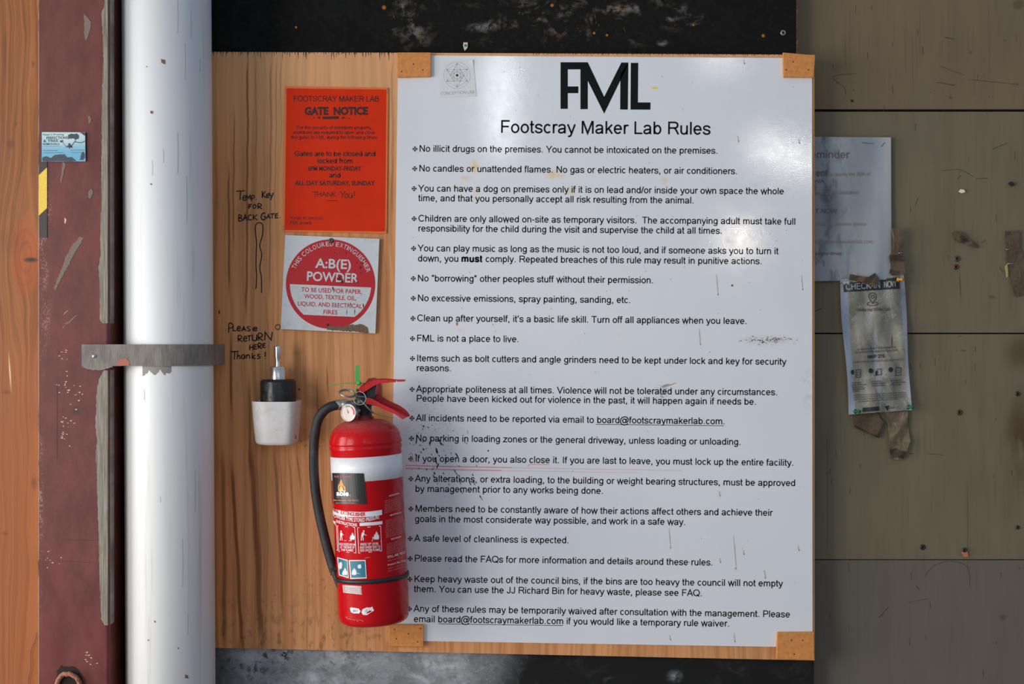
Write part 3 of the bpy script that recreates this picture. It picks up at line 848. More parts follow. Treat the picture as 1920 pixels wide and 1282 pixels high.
# ------------------------------------------------------------------ plywood backing
PLY = [(372, 97), (1527, 102.5), (1527.5, 1238), (372, 1213.5)]
def plywood():
    d = Y_PLY; loc = W(950, 660, d)
    g = G('pine_plywood', .58, spec=.3); u, v = g.uv(loc, d)
    w1 = g.noise(g.vec(u * .006, v * .0018), 1.0, 3)
    uu = u + (w1 - .5) * 46
    g1 = g.noise(g.vec(uu * .10, v * .0010), 1.0, 3, .5)
    g2 = g.noise(g.vec(uu * .55, v * .004), 1.0, 4, .6)
    g3 = g.noise(g.vec(u * .012, v * .006, 2.0), 1.0, 4)
    c = g.mix(g.sm(g1, .38, .68), alb(184, 131, 88), alb(160, 109, 68))
    c = g.mix(g.sm(g2, .48, .8) * .28, c, alb(132, 84, 48))
    c = g.mix(g.sm(g3, .45, .75) * .35, c, alb(140, 98, 62))
    c = g.mix(g.sm(v, 380, 120) * .45, c, alb(196, 152, 112))
    dark = alb(92, 50, 24)
    wob = (g.noise(g.vec(v * .01, 0.0), 1.0, 2) - .5) * 8
    ug = u + wob
    for x0, y0, x1, y1, wd, st in ((465, 95, 462, 600, 3.2, .75), (439, 200, 437, 480, 2.4, .6), (429, 300, 429, 560, 3, .7), (480, 95, 480, 330, 2, .35), (509, 95, 505, 560, 3, .5),
            (519, 100, 515, 420, 2, .4), (527, 95, 527, 300, 2, .3), (432, 620, 434, 790, 3.5, .8), (467, 700, 470, 900, 4, .55), (594, 690, 596, 830, 2.5, .6), (612, 670, 616, 760, 3, .7),
            (418, 840, 422, 1220, 6, .6), (434, 860, 456, 1240, 5, .8), (470, 820, 491, 1215, 7.5, .75), (482, 860, 489, 1100, 3, .4), (515, 830, 532, 1170, 4.5, .55), (526, 850, 534, 1100, 2, .4), (541, 830, 557, 1080, 3, .4),
            (556, 830, 565, 930, 2.5, .6), (576, 1150, 576, 1215, 1.5, .6), (628, 1170, 628, 1218, 4, .5), (712, 1160, 712, 1220, 2, .6), (724, 180, 728, 700, 6, .3), (736, 100, 735, 420, 3, .35), (500, 560, 505, 700, 3, .3),
            (930, 1200, 930, 1240, 4, .5), (960, 1200, 960, 1240, 3, .5), (975, 1200, 975, 1240, 2.5, .5), (1175, 1200, 1175, 1240, 3, .5), (1242, 1200, 1242, 1240, 6, .5), (1452, 1200, 1452, 1240, 4, .5)):
        c = g.mix(g.streak(ug, v, x0, y0, x1, y1, wd, 50) * st, c, dark)
    sp = g.noise(g.vec(u * .07, v * .035, 4.0), 1.0, 3)
    c = g.mix(g.sm(v, 1090, 1200) * g.sm(sp, .5, .66) * g.sm(u, 760, 700) * .45, c, alb(58, 44, 30))
    c = g.mix(g.m('MINIMUM', g.blob(u, v, 586, 830, 42, 40, 1.0) + g.blob(u, v, 600, 1100, 60, 60, 1.0) * .6 + g.blob(u, v, 505, 1130, 30, 40, 1.0) * .6, 1.0) * g.sm(g.noise(g.vec(u * .16, v * .10, 9.0), 1.0, 4), .56, .68) * .75, c, alb(52, 36, 22))
    c = g.mix(g.blob(u, v, 588, 755, 30, 18, 1.0) * .35, c, alb(90, 55, 32))
    ring = g.m('SQRT', (u - 521) * (u - 521) + (v - 613) * (v - 613))
    c = g.mix(g.sm(g.m('ABSOLUTE', ring - 4.5), 1.8, .6) * .8, c, alb(50, 30, 18))
    c = g.mix(g.blob(u, v, 561, 730, 2.2, 2.6), c, alb(26, 18, 14))
    c = g.mix(g.blob(u, v, 411, 585, 2, 6), c, alb(40, 26, 18))
    g.color(c); g.bump(g2 + g1 * .5, .15, .001)
    edge = G('ply_layers', .7); x, y, z = edge.obj()
    edge.color(edge.mix(edge.sm(edge.m('SINE', y * 1500), -.3, .3), alb(170, 124, 84), alb(112, 72, 44)))
    black = flat('black_paint_bleed', alb(24, 21, 19), .7)
    root = thing('plywood_sheet', 'large pine plywood sheet fixed behind the notices and rules board', 'board', loc)
    mb = MB(); mb.prism(PLY, d, -.0002, 0)
    for i in range(len(mb.mi)):
        if i >= 2: mb.mi[i] = 1
    part('panel', mb, [g.mat, edge.mat], root)
    fn = onto(d - .0004); mb = MB()
    x = 398
    while x < 742:                       # black paint caught in the splintered top edge
        L = random.choice((1.5, 2, 3, 4, 5, 7, 10, 12)) * random.uniform(.7, 1.4); wd = random.uniform(.7, 1.8)
        if x < 425: L *= 1.3
        yt = 97 + (x - 372) / 1155 * 5.5
        mb.flat2(ribbon([(x, yt - .2), (x + random.uniform(-.5, .5), yt + L)], wd, w1=.3), fn)
        x += random.uniform(1.2, 7)
    part('splintered_paint', mb, [black], root); mb = MB()
    x = 1000
    while x < 1465:
        yt = 97 + (x - 372) / 1155 * 5.5
        mb.flat2(ribbon([(x, yt - .2), (x, yt + random.uniform(1, 3.5))], random.uniform(.6, 1.4), w1=.4), fn); x += random.uniform(2, 9)
    part('splintered_paint', mb, [black], root)
    pen = flat('felt_pen_ink', alb(22, 20, 20), .6)
    mb = MB()
    mb.flat2(hand([('T',443,357.5,459,375),('e',455,366,462,375.5),('M',462,366,470,374),('p',471,365,478,373),('.',479,370,483,374),
                   ('K',491,358,498.5,371),('e',499,363,505,370.5),('y',504,361,512.5,374),
                   ('F',466,383,472,391.5),('O',474,383,480,390.5),('R',483,382,491.5,391.5),
                   ('B',447,403,454.5,414.5),('A',456,402.5,463.5,413.5),('C',465,402.5,472,412.5),('K',474,401.5,483.5,412.5),('G',489,399,498.5,412),('A',500,402,507,410),('T',506.5,400.5,514.5,409.5),('E',515.5,400,522,409),('.',524,404,527,408.5)], 2.2), fn)
    part('handwritten_note', mb, [pen], root, 'handwriting reading Temp. key for back gate')
    mb = MB()
    mb.flat2(hand([('P',428,606.5,437.5,622),('L',436.5,611,443.5,620.5),('e',444.5,611.5,451.5,620),('A',453,612.5,461,620.5),('S',462.5,612,469.5,620.5),('e',474,613,483,620),
                   ('R',446,629,454.5,640.5),('e',456.5,630,463.5,639.5),('T',463.5,629,471.5,639.5),('U',472.5,627,482,638.5),('R',483.5,625,493.5,638.5),('N',495.5,622,510.5,638),
                   ('H',467.5,646,475.5,656.5),('E',476.5,645,482.5,655),('R',483.5,643.5,491,653.5),('E',492,643,498.5,651.5),(':',503,640,506.5,648.5),
                   ('T',432.5,658.5,448,673.5),('h',444.5,664,450.5,673),('a',452.5,664.5,459.5,672.5),('n',461.5,664,468.5,672.5),('k',472.5,664,479.5,672.5),('s',481.5,663.5,488.5,672),('!',494.5,659.5,500.5,673)], 2.2), fn)
    part('handwritten_note', mb, [pen], root, 'handwriting reading Please return here, thanks')
    mb = MB()
    mb.flat2(ribbon(smoothline([(479.5,541.5),(480.5,534),(481,515),(480,495),(480.5,470),(481,455),(479.5,440),(478.5,428),(480,421),(484,417.5),(489,418),(492.5,422),(493,432),(491,445),(488,455),(487.5,464),(490.5,474),(490,485),(487.5,497),(487.5,507),(490,518),(490.5,535),(490.5,549)]), 2.0), fn)
    part('drawn_key_outline', mb, [pen], root, 'long loop drawn in felt pen')
plywood()

# ------------------------------------------------------------------ rules board
RB = [(746.5, 103.5), (1522.5, 109), (1523.5, 1213.5), (731, 1200.5)]
def rules_board():
    d = Y_SHEET; loc = W(1130, 655, d)
    g = G('laminated_white_sheet', .30, spec=.5); u, v = g.uv(loc, d)
    n1 = g.noise(g.vec(u * .012, v * .006), 1.0, 4); n2 = g.noise(g.vec(u * .5, v * .35), 1.0, 3, .6); n3 = g.noise(g.vec(u * .05, v * .05, 3.0), 1.0, 5, .65)
    c = g.mix(g.sm(n1, .35, .75) * .3, (.86, .86, .87, 1), (.79, .805, .83, 1))
    c = g.mix(g.sm(n3, .66, .8) * .2, c, (.5, .45, .38, 1))
    for x, y, rx, ry, k in ((890, 312, 14, 20, .8), (872, 333, 14, 9, .7), (1042, 328, 26, 12, .8), (857, 353, 12, 12, .6), (1072, 355, 18, 14, .7), (1245, 338, 12, 10, .6), (1262, 366, 12, 8, .45), (857, 606, 3, 6, 1.0), (866, 622, 10, 12, .6), (1164, 627, 10, 8, .35), (893, 362, 10, 30, .3)):
        c = g.mix(g.blob(u, v, x, y, rx, ry, .9) * g.sm(n3, .38, .62) * k, c, alb(196, 164, 104))
    c = g.mix(g.blob(u, v, 857, 607, 3, 5, .6), c, alb(150, 96, 50))
    dust = g.sm(g.noise(g.vec(u * .32, v * .28, 5.0), 1.0, 4, .7), .55, .66)
    c = g.mix(g.m('MINIMUM', g.blob(u, v, 790, 795, 95, 60, 1.0) + g.blob(u, v, 830, 800, 90, 20, 1.0) * .6, 1.0) * dust * .6, c, alb(92, 80, 66))
    c = g.mix(g.blob(u, v, 1440, 638, 70, 14, 1.0) * g.sm(g.noise(g.vec(u * .25, v * .5, 1.0), 1.0, 4, .7), .48, .62) * .8, c, alb(112, 92, 70))
    c = g.mix(g.blob(u, v, 1243, 738, 24, 26, 1.0) * g.sm(g.noise(g.vec(u * .10 + v * .03, v * .5), 1.0, 3), .46, .62) * .75, c, alb(82, 78, 72))
    c = g.mix(g.blob(u, v, 1515, 725, 18, 60, 1.0) * g.sm(n3, .45, .65) * .4, c, alb(120, 122, 124))
    yel = g.blob(u, v, 1228, 165, 9, 2.4, .5); c = g.mix(yel, c, alb(214, 178, 40))
    g.color(c)
    g.rough(g.sm(n3, .4, .8, .06, .14))
    g.bump(g.noise(g.vec(u * .42, v * .42, 8.0), 1.0, 2, .6), .042, .001)
    root = thing('rules_board', 'large white laminated board of workshop rules on the plywood', 'sign', loc)
    dirt = flat('mud_fleck', alb(52, 36, 22), .8, wear=.4, scale=900); pinkm = flat('red_pen_line', alb(196, 110, 112), .5); grit = flat('grey_grit', alb(138, 126, 112), .8)
    fn = onto(d - .0005)
    mb = MB(); mb.prism(RB, d, Y_PLY - .0004, 0)
    R_ = random.Random(3)
    def fleck(x, y, L, ang, wd, mi=1):
        a = math.radians(ang); dx = math.cos(a) * L / 2; dy = math.sin(a) * L / 2
        P = [(x - dx, y - dy), (x - dx * .3 + R_.uniform(-.4, .4), y - dy * .3), (x + dx * .4, y + dy * .4), (x + dx, y + dy)]
        m = ribbon(P, wd * .5); hw = [.25, .6, .5, .12]
        vs = []
        for i, p in enumerate(P):
            n = (-math.sin(a), math.cos(a)); h = wd * hw[i]
            vs += [(p[0] + n[0] * h, p[1] + n[1] * h), (p[0] - n[0] * h, p[1] - n[1] * h)]
        mb.flat2((vs, [(2 * i, 2 * i + 1, 2 * i + 3, 2 * i + 2) for i in range(3)]), fn, mi)
    K = lambda zx, zy: (700 + zx / 6.409, 760 + zy / 6.409)
    for zx, zy, L, an, wd in ((603,248,4,60,4),(660,265,4,70,2.6),(597,285,4,60,2),(516,440,9,100,3.4),(520,395,8,110,2.6),(600,430,7,110,2.6),(680,455,8,100,4),(690,420,6,120,2.4),(800,430,8,70,3),(815,460,8,50,4),(838,472,4,60,2),(440,460,3,80,2),(480,470,2.5,80,1.6),
            (603,528,5,70,4),(635,520,3,80,1.6),(575,562,4,70,2.6),(760,535,9,75,4),(765,560,7,60,5),(515,595,6,40,3.6),(700,590,4,70,2),(790,605,5,60,2.4),(740,640,7,120,4),(755,680,10,65,3.6),(775,720,10,110,3.4),(765,745,5,90,2.6),(870,600,4,80,2),(875,660,8,95,2.4),(1000,590,9,50,3),(935,575,4,70,1.6),(1010,615,7,55,2.6),
            (640,770,4,80,2.6),(710,770,4,70,2.4),(735,815,6,80,4),(725,850,6,60,3),(845,815,5,60,2.4),(890,885,5,80,2.6),(980,790,9,60,2.2),(1000,820,8,60,1.6),(1030,845,6,50,2.4),(1040,885,8,80,2.2),(1045,930,9,80,2),(1195,835,6,70,2.2),(1155,910,9,70,3),(1165,940,8,65,2.4),(1205,915,8,75,3),(1215,945,8,60,1.6),(1050,1020,8,65,2.6),(1065,1045,7,55,1.6),(910,950,4,70,2),(770,940,4,80,1.6),(1285,1095,6,60,2.8),(1300,1120,9,50,1.2),(1240,725,5,60,1.6),(1100,440,5,100,1.6),(1120,455,5,40,1.6),(1135,320,9,90,.9),(1380,545,3.6,60,4),(960,305,3,60,1.6),(540,330,3,70,1.6),(545,760,3,80,1.4),(1030,730,6,45,1.4),(850,545,3,70,1.3)):
        x, y = K(zx, zy); fleck(x, y, L * .9, an, wd * .62)
    for _ in range(90):
        x = R_.gauss(800, 45); y = R_.gauss(805, 40)
        if 768 < x < 960: fleck(x, y, R_.uniform(.8, 2.2), R_.uniform(40, 130), R_.uniform(.7, 1.5), R_.choice((1, 2, 2)))
    for _ in range(70):
        x = R_.gauss(1442, 26); y = R_.gauss(637, 3.2); fleck(x, y, R_.uniform(1, 4), R_.uniform(-10, 20), R_.uniform(.7, 1.8), R_.choice((1, 2)))
    for _ in range(130):
        x = R_.uniform(752, 1515); y = R_.uniform(115, 1195); fleck(x, y, R_.uniform(1, 3.5), R_.uniform(70, 110), R_.uniform(.5, 1.0), 2)
    for x, y, L in ((1345, 535, 40), (1312, 632, 32), (1504, 530, 30), (1497, 1027, 10), (1434, 1077, 14), (1378, 1037, 68), (1377, 1195, 18), (1256, 1010, 40), (1256, 1195, 10), (1350, 1050, 9), (1394, 1035, 9), (1349, 925, 10), (1384, 260, 12), (1498, 264, 10), (1395, 115, 10)):
        fleck(x, y, L, 85, .8, 2); fleck(x + 1, y + L * .42, 3.5, 85, 1.7, 2)
    fleck(1373, 535, 4, 80, 2.6); fleck(1255, 722, 30, -18, 1.6, 2); fleck(1248, 722, 14, -20, 2.4, 2)
    for P, wd in (([(760, 872), (830, 874), (960, 876.5)], 1.5), ([(760, 877.5), (830, 880), (940, 882)], 1.6), ([(960, 876.5), (1280, 882)], .5), ([(940, 882), (1200, 886)], .4), ([(989, 874), (993, 870), (1030, 870.5)], 1), ([(766, 852), (772, 849), (776, 866), (768, 862)], 1)):
        mb.flat2(ribbon(P, wd), fn, 3)
    part('laminated_sheet', mb, [g.mat, dirt, grit, pinkm], root)
    gi = G('printed_black', .3, spec=.12); gi.color((.006, .006, .007, 1)); ink = gi.mat
    fn = onto(d - .0003)
    mb = MB()
    mb.flat2(poly2((1051,116.7),(1102,116.7),(1102,130),(1088.3,130),(1064.5,130),(1051,130)), fn)
    mb.flat2(poly2((1051,130),(1064.5,130),(1064.5,204),(1051,204)), fn)
    mb.flat2(poly2((1064.5,162),(1084.3,162),(1084.3,174.6),(1064.5,174.6)), fn)
    mb.flat2(poly2((1088.3,130),(1102,130),(1102,204.6),(1088.3,204.6)), fn)
    mb.flat2(poly2((1102,116.7),(1132.8,181.6),(1132.8,213),(1102,151)), fn)
    mb.flat2(poly2((1132.8,181.6),(1165,117.2),(1178,117.2),(1178,120),(1132.8,213)), fn)
    mb.flat2(poly2((1163.2,140),(1178,117.2),(1177,205.4),(1162.8,205.2)), fn)
    mb.flat2(poly2((1182.8,117.8),(1196.6,117.8),(1195.8,205.4),(1182.2,205.4)), fn)
    mb.flat2(poly2((1195.8,192),(1219.6,192),(1219.4,205.6),(1195.8,205.4)), fn)
    part('printed_logo', mb, [ink], root, 'heavy black three-letter logo')
    mb = MB(); mb.flat2(sans('Footscray Maker Lab Rules', 939.5, 249, 1331, 252.5, 33.2, 97), fn)
    part('printed_heading', mb, [ink], root)
    rules = [
     [('No illicit drugs on the premises. You cannot be intoxicated on the premises.', 786.8, 284.3, 1344, 288.2)],
     [('No candles or unattended flames. No gas or electric heaters, or air conditioners.', 786.4, 321.4, 1380.8, 326.6)],
     [('You can have a dog on premises only if it is on lead and/or inside your own space the whole', 785.2, 358.8, 1469.2, 364.3), ('time, and that you personally accept all risk resulting from the animal.', 785.2, 377, 1299.3, 381.4)],
     [('Children are only allowed on-site as temporary visitors.  The accompanying adult must take full', 785.2, 415.2, 1490.9, 421.1), ('responsibility for the child during the visit and supervise the child at all times.', 784.8, 433.8, 1352.4, 438.4)],
     [('You can play music as long as the music is not too loud, and if someone asks you to turn it', 784.3, 470.9, 1458.7, 476.6), ('down, you must comply. Repeated breaches of this rule may result in punitive actions.', 784.3, 490.1, 1427, 495.4)],
     [('No \u201cborrowing\u201d other peoples stuff without their permission.', 783.7, 527.3, 1223.3, 531)],
     [('No excessive emissions, spray painting, sanding, etc.', 783.7, 564.4, 1180.7, 568.1)],
     [('Clean up after yourself, it\u2019s a basic life skill. Turn off all appliances when you leave.', 783, 602, 1398.7, 607.4)],
     [('FML is not a place to live.', 782.1, 639.8, 971.2, 641.4)],
     [('Items such as bolt cutters and angle grinders need to be kept under lock and key for security', 782.1, 677.2, 1473.3, 683.8), ('reasons.', 781.7, 695.5, 844.6, 696.1)],
     [('Appropriate politeness at all times. Violence will not be tolerated under any circumstances.', 781.4, 735, 1456, 740.9), ('People have been kicked out for violence in the past, it will happen again if needs be.', 781.4, 752.6, 1416.2, 758.7)],
     [('All incidents need to be reported via email to board@footscraymakerlab.com.', 781, 789.1, 1357.5, 795.4)],
     [('No parking in loading zones or the general driveway, unless loading or unloading.', 780.3, 827, 1387.4, 834)],
     [('If you open a door, you also close it. If you are last to leave, you must lock up the entire facility.', 779.1, 865.2, 1486.4, 873.1)],
     [('Any alterations, or extra loading, to the building or weight bearing structures, must be approved', 779.3, 902.7, 1490.6, 911.2), ('by management prior to any works being done.', 779.3, 921.8, 1129.4, 925.8)],
     [('Members need to be constantly aware of how their actions affect others and achieve their', 779.3, 959, 1447.7, 966.9), ('goals in the most considerate way possible, and work in a safe way.', 778.7, 978.3, 1283.8, 984.1)],
     [('A safe level of cleanliness is expected.', 777.9, 1014.7, 1064.9, 1018.4)],
     [('Please read the FAQs for more information and details around these rules.', 777.9, 1052.3, 1334.7, 1060)],
     [('Keep heavy waste out of the council bins, if the bins are too heavy the council will not empty', 777.4, 1090.8, 1466.8, 1099.5), ('them. You can use the JJ Richard Bin for heavy waste, please see FAQ.', 777.1, 1109.6, 1314.8, 1117.5)],
     [('Any of these rules may be temporarily waived after consultation with the management. Please', 776.6, 1146.5, 1480.6, 1157.3), ('email board@footscraymakerlab.com if you would like a temporary rule waiver.', 776.6, 1165.9, 1366, 1174.5)]]
    for lines in rules:
        mb = MB()
        x, y = lines[0][1] - 8.8, lines[0][2] - 5.2
        for q in range(4):
            a = q * math.pi / 2; ca, sa = math.cos(a), math.sin(a)
            P = [(.5, -.3), (4.3, -1.8), (4.5, 0), (4.3, 1.8), (.5, .3)]
            mb.flat2(([(x + p * ca - r * sa, y + p * sa + r * ca) for p, r in P], [list(range(5))]), fn)
        for a in (45, 135, 225, 315):
            mb.flat2(ribbon([(x + 3.6 * math.cos(math.radians(a + t)), y + 3.6 * math.sin(math.radians(a + t))) for t in (-12, 0, 12)], .7), fn)
        mb.flat2(disc2(x, y, .9, n=8), fn)
        for s, x0, y0, x1, y1 in lines:
            i = s.find('must') if s.startswith('down,') else -1
            mb.flat2(sans(s, x0, y0, x1, y1, 17.3, 104, (i, i + 4) if i >= 0 else ()), fn)
            j = s.find('board@')
            if j >= 0:
                xa, xb = (1117.3, 1357) if s.startswith('All') else (821.7, 1055.6)
                f = lambda q: y0 + (y1 - y0) * (q - x0) / (x1 - x0) + 2.6
                mb.flat2(ribbon([(xa, f(xa)), (xb, f(xb))], 1.0), fn)
        part('printed_rule', mb, [ink], root)
rules_board()

# hardboard corner blocks that hold the board
HB = None
def corner_blocks():
    g = G('hardboard_offcut', .62, spec=.3); x, y, z = g.obj()
    n = g.noise(g.vec(x, y, z), 120, 5); n2 = g.noise(g.vec(x, y, z), 900, 2)
    g.color(g.mix(g.sm(n, .35, .7), alb(180, 120, 66), alb(166, 108, 58))).bump(n2, .15, .0008)
    nail = flat('nail_head', alb(44, 30, 22), .6)
    for q, nails, where in (([(744.5, 98), (808, 98), (808, 143.5), (745, 145)], ((775, 120), (753, 134), (793, 131)), 'top left corner of the rules board beside the plywood gap'),
                     ([(1468, 98), (1529, 103.5), (1526, 145), (1469, 144.5)], ((1487, 116), (1474, 131), (1516, 131)), 'top right corner of the rules board'),
                     ([(729, 1170.5), (794.5, 1171), (794, 1212.5), (729.5, 1211.5)], ((740, 1180), (766, 1188), (743, 1197), (789, 1178), (783, 1203)), 'bottom left corner of the rules board under the extinguisher'),
                     ([(1457.5, 1185.5), (1526.8, 1185), (1527, 1237.5), (1455.5, 1236)], ((1484, 1200), (1505, 1200), (1489, 1226)), 'bottom right corner of the rules board')):
        c = W(sum(p[0] for p in q) / 4, sum(p[1] for p in q) / 4, -.026)
        root = thing('corner_block', 'brown hardboard block pinning the ' + where, 'block', c, group='hardboard corner blocks')
        mb = MB(); mb.prism(q, -.027, Y_SHEET - .0008)
        bevel(part('block', mb, [g.mat], root), .0012)
        for x_, y_ in nails:
            nb = MB(); nb.lathe([(.0001, .0006), (.001, .0005), (.0014, 0)], Matrix.Translation(W(x_, y_, -.027)) @ Matrix.Rotation(math.pi / 2, 4, 'X'), 10)
            part('nail_head', nb, [nail], root)
corner_blocks()

def sticker():
    d = Y_SHEET - .0005; loc = W(857, 147, d)
    root = thing('square_sticker', 'small pale square sticker with a star emblem, top left of the rules board', 'sticker', loc)
    st = flat('sticker_vinyl', (.82, .83, .82, 1), .4, wear=.03); ink = flat('sticker_grey_ink', alb(134, 134, 136), .5); dk = flat('sticker_dark_ink', alb(20, 20, 22), .5)
    mb = MB()
    q = [(822.5, 114), (887, 111.5), (893, 180), (824.5, 182.5)]
    m = grid_quad(q, 10, 10)
    pts = []
    for x, y in m[0]:
        t = max(0, (x - 884) / 8) * max(0, (122 - y) / 10)       # top right corner peels off
        pts.append(W(x - t * 2.5, y + t * 1.2, d - .006 * t))
    mb.add(pts, m[1], 0, True)
    o = part('vinyl', mb, [st], root); sd = o.modifiers.new('thick', 'SOLIDIFY'); sd.thickness = .0003; sd.offset = 1; es = o.modifiers.new('edges', 'EDGE_SPLIT'); es.split_angle = .6
    fn = onto(d - .0004); mb = MB()
    cx, cy = 857, 141.2; R1 = 24.8
    mb.flat2(ribbon(flatten([('a', cx, cy, R1, R1, 0, 360)], 2), .55, True), fn)
    hx = [(cx + 22 * math.cos(math.radians(a)), cy + 22 * math.sin(math.radians(a))) for a in range(30, 390, 60)]
    hi = [(cx + 12 * math.cos(math.radians(a)), cy + 12 * math.sin(math.radians(a))) for a in range(0, 360, 60)]
    for i in range(6):
        for j in range(i + 1, 6): mb.flat2(ribbon([hx[i], hx[j]], .42), fn)
        mb.flat2(ribbon([hi[i], hi[(i + 2) % 6]], .4), fn); mb.flat2(ribbon([hi[i], hi[(i + 1) % 6]], .4), fn); mb.flat2(ribbon([hi[i], hx[i]], .4), fn)
        mb.flat2(disc2(hx[i][0], hx[i][1], .9, n=8), fn)
    mb.flat2(ribbon(flatten([('a', cx, cy, 7, 7, 0, 360)]), .4, True), fn)
    mb.flat2(sans('CONCEPTION LAB', 826.5, 178, 889.5, 175, 7.6, 90), fn)
    mb.flat2(disc2(cx, cy, 2.3), fn, 1)
    part('printed_emblem', mb, [ink, dk], root)
sticker()

# ------------------------------------------------------------------ orange gate notice
def gate_notice():
    d = Y_PLY - .0028; loc = W(629, 300, d)
    root = thing('gate_notice', 'bright orange-red laminated paper notice with dark lettering, stapled to the plywood', 'notice', loc)
    red = G('orange_red_paper', .5, spec=.15); u, v = red.uv(loc, d); n = red.noise(red.vec(u * .02, v * .02), 1.0, 3)
    red.color(red.mix(n, (.88, .040, .004, 1), (.72, .030, .003, 1)))
    bor = flat('laminate_border', (.90, .20, .03, 1), .35)
    mb = MB(); mb.prism([(534, 161.5), (728, 164.5), (725, 437.5), (530, 434)], d, d + .0012); part('laminate', mb, [bor], root, 'orange laminate margin')
    mb = MB(); mb.flat2(grid_quad([(537.5, 165.5), (724.5, 167.8), (722, 434), (533.5, 431)], 2, 2), onto(d - .0003)); part('paper', mb, [red.mat], root)
    ink = flat('notice_dark_ink', (.055, .008, .005, 1), .45); dim = flat('notice_dim_ink', (.20, .012, .006, 1), .45)
    fn = onto(d - .0006); mb = MB()
    mb.flat2(sans('FOOTSCRAY MAKER LAB', 550.5, 190, 710, 190.5, 14.6, 105), fn)
    mb.flat2(humanist('GATE  NOTICE', 571, 214.8, 690, 214.4, 13.6, .055), fn)
    mb.flat2(poly2((605, 218.5), (635, 217.8), (635.8, 223), (604.5, 223.4)), fn)
    mb.flat2(poly2((594, 220.6), (600.5, 218), (600.5, 223)), fn); mb.flat2(poly2((648.8, 221), (641, 218), (641, 223.4)), fn)
    mb.flat2(ribbon([(586.5, 220.8), (590, 220.6)], 1.6), fn); mb.flat2(ribbon([(652.5, 221.8), (655.5, 221.8)], 1.6), fn)
    part('printed_title', mb, [ink], root)
    mb = MB()
    for s, a, b, y in (('For the security of members property,', 556.4, 697.3, 242.2), ('members are required to open and close', 550.5, 702.9, 251.2), ('the gates to FML during the following times', 546.3, 707.1, 260.4)):
        mb.flat2(sans(s, a, y, b, y + .2, 9.4, 125), fn, 1)
    part('printed_paragraph', mb, [ink, dim], root); mb = MB()
    for s, a, b, y in (('Gates are to be closed and', 553.2, 703.5, 292.4), ('locked from', 595.4, 661, 305.8), ('and', 617.7, 638, 332.6)):
        mb.flat2(sans(s, a, y, b, y + .3, 13.2, 130), fn, 0)
    mb.flat2(humanist('6PM MONDAY-FRIDAY', 577.7, 319.8, 677.6, 319.6, 8, .03), fn, 0)
    mb.flat2(humanist('ALL DAY SATURDAY, SUNDAY', 552.8, 347, 702.9, 347.3, 8.2, .03), fn, 0)
    part('printed_paragraph', mb, [ink, dim], root); mb = MB()
    mb.flat2(sans('Yours in service,', 544.6, 411.2, 604.6, 411.6, 8.6, 120), fn, 1)
    mb.flat2(sans('FML board.', 544.4, 420.2, 584.5, 420.6, 8.6, 120), fn, 1)
    part('printed_signature', mb, [ink, dim], root)
    mb = MB()
    mb.flat2(hand([('T',585.5,359.5,597,370),('H',594,360,602,368.5),('A',603,360,612,368.5),('N',613,360.5,622,368.5),('K',623,359.5,631,368.5),('Y',637.5,358,647.5,371.5),('O',646,363,652,371),('U',653.5,362.5,660.5,371),('!',662,358,667,370.5)], 1.2), fn)
    mb.flat2(ribbon([(612, 376), (633, 376.4)], 1.1), fn)
    part('handwritten_thanks', mb, [ink], root)
gate_notice()
STEEL = flat('staple_steel', (.72, .70, .66, 1), .3, .9)
def staple(px, py, L, ang, d, where, name='wire_staple', grp='staples'):
    a = math.radians(ang); dx = math.cos(a) * L / 2; dy = math.sin(a) * L / 2
    p = W(px - dx, py - dy, d); q = W(px + dx, py + dy, d); loc = W(px, py, d)
    mb = MB(); mb.tube([p + Vector((0, .0025, 0)), p + Vector((0, -.0004, 0)), q + Vector((0, -.0004, 0)), q + Vector((0, .0025, 0))], .00055, 6)
    solo(name, mb, [STEEL], loc, 'thin silver wire staple ' + where, 'staple', grp)
staple(535.5, 171, 9, 88, -.0192, 'at the top left corner of the orange notice')
staple(725.5, 170, 8, 92, -.0192, 'at the top right corner of the orange notice')
staple(532, 428, 8, 88, -.0192, 'at the bottom left corner of the orange notice')
staple(723.5, 433, 7, 92, -.0192, 'at the bottom right corner of the orange notice')

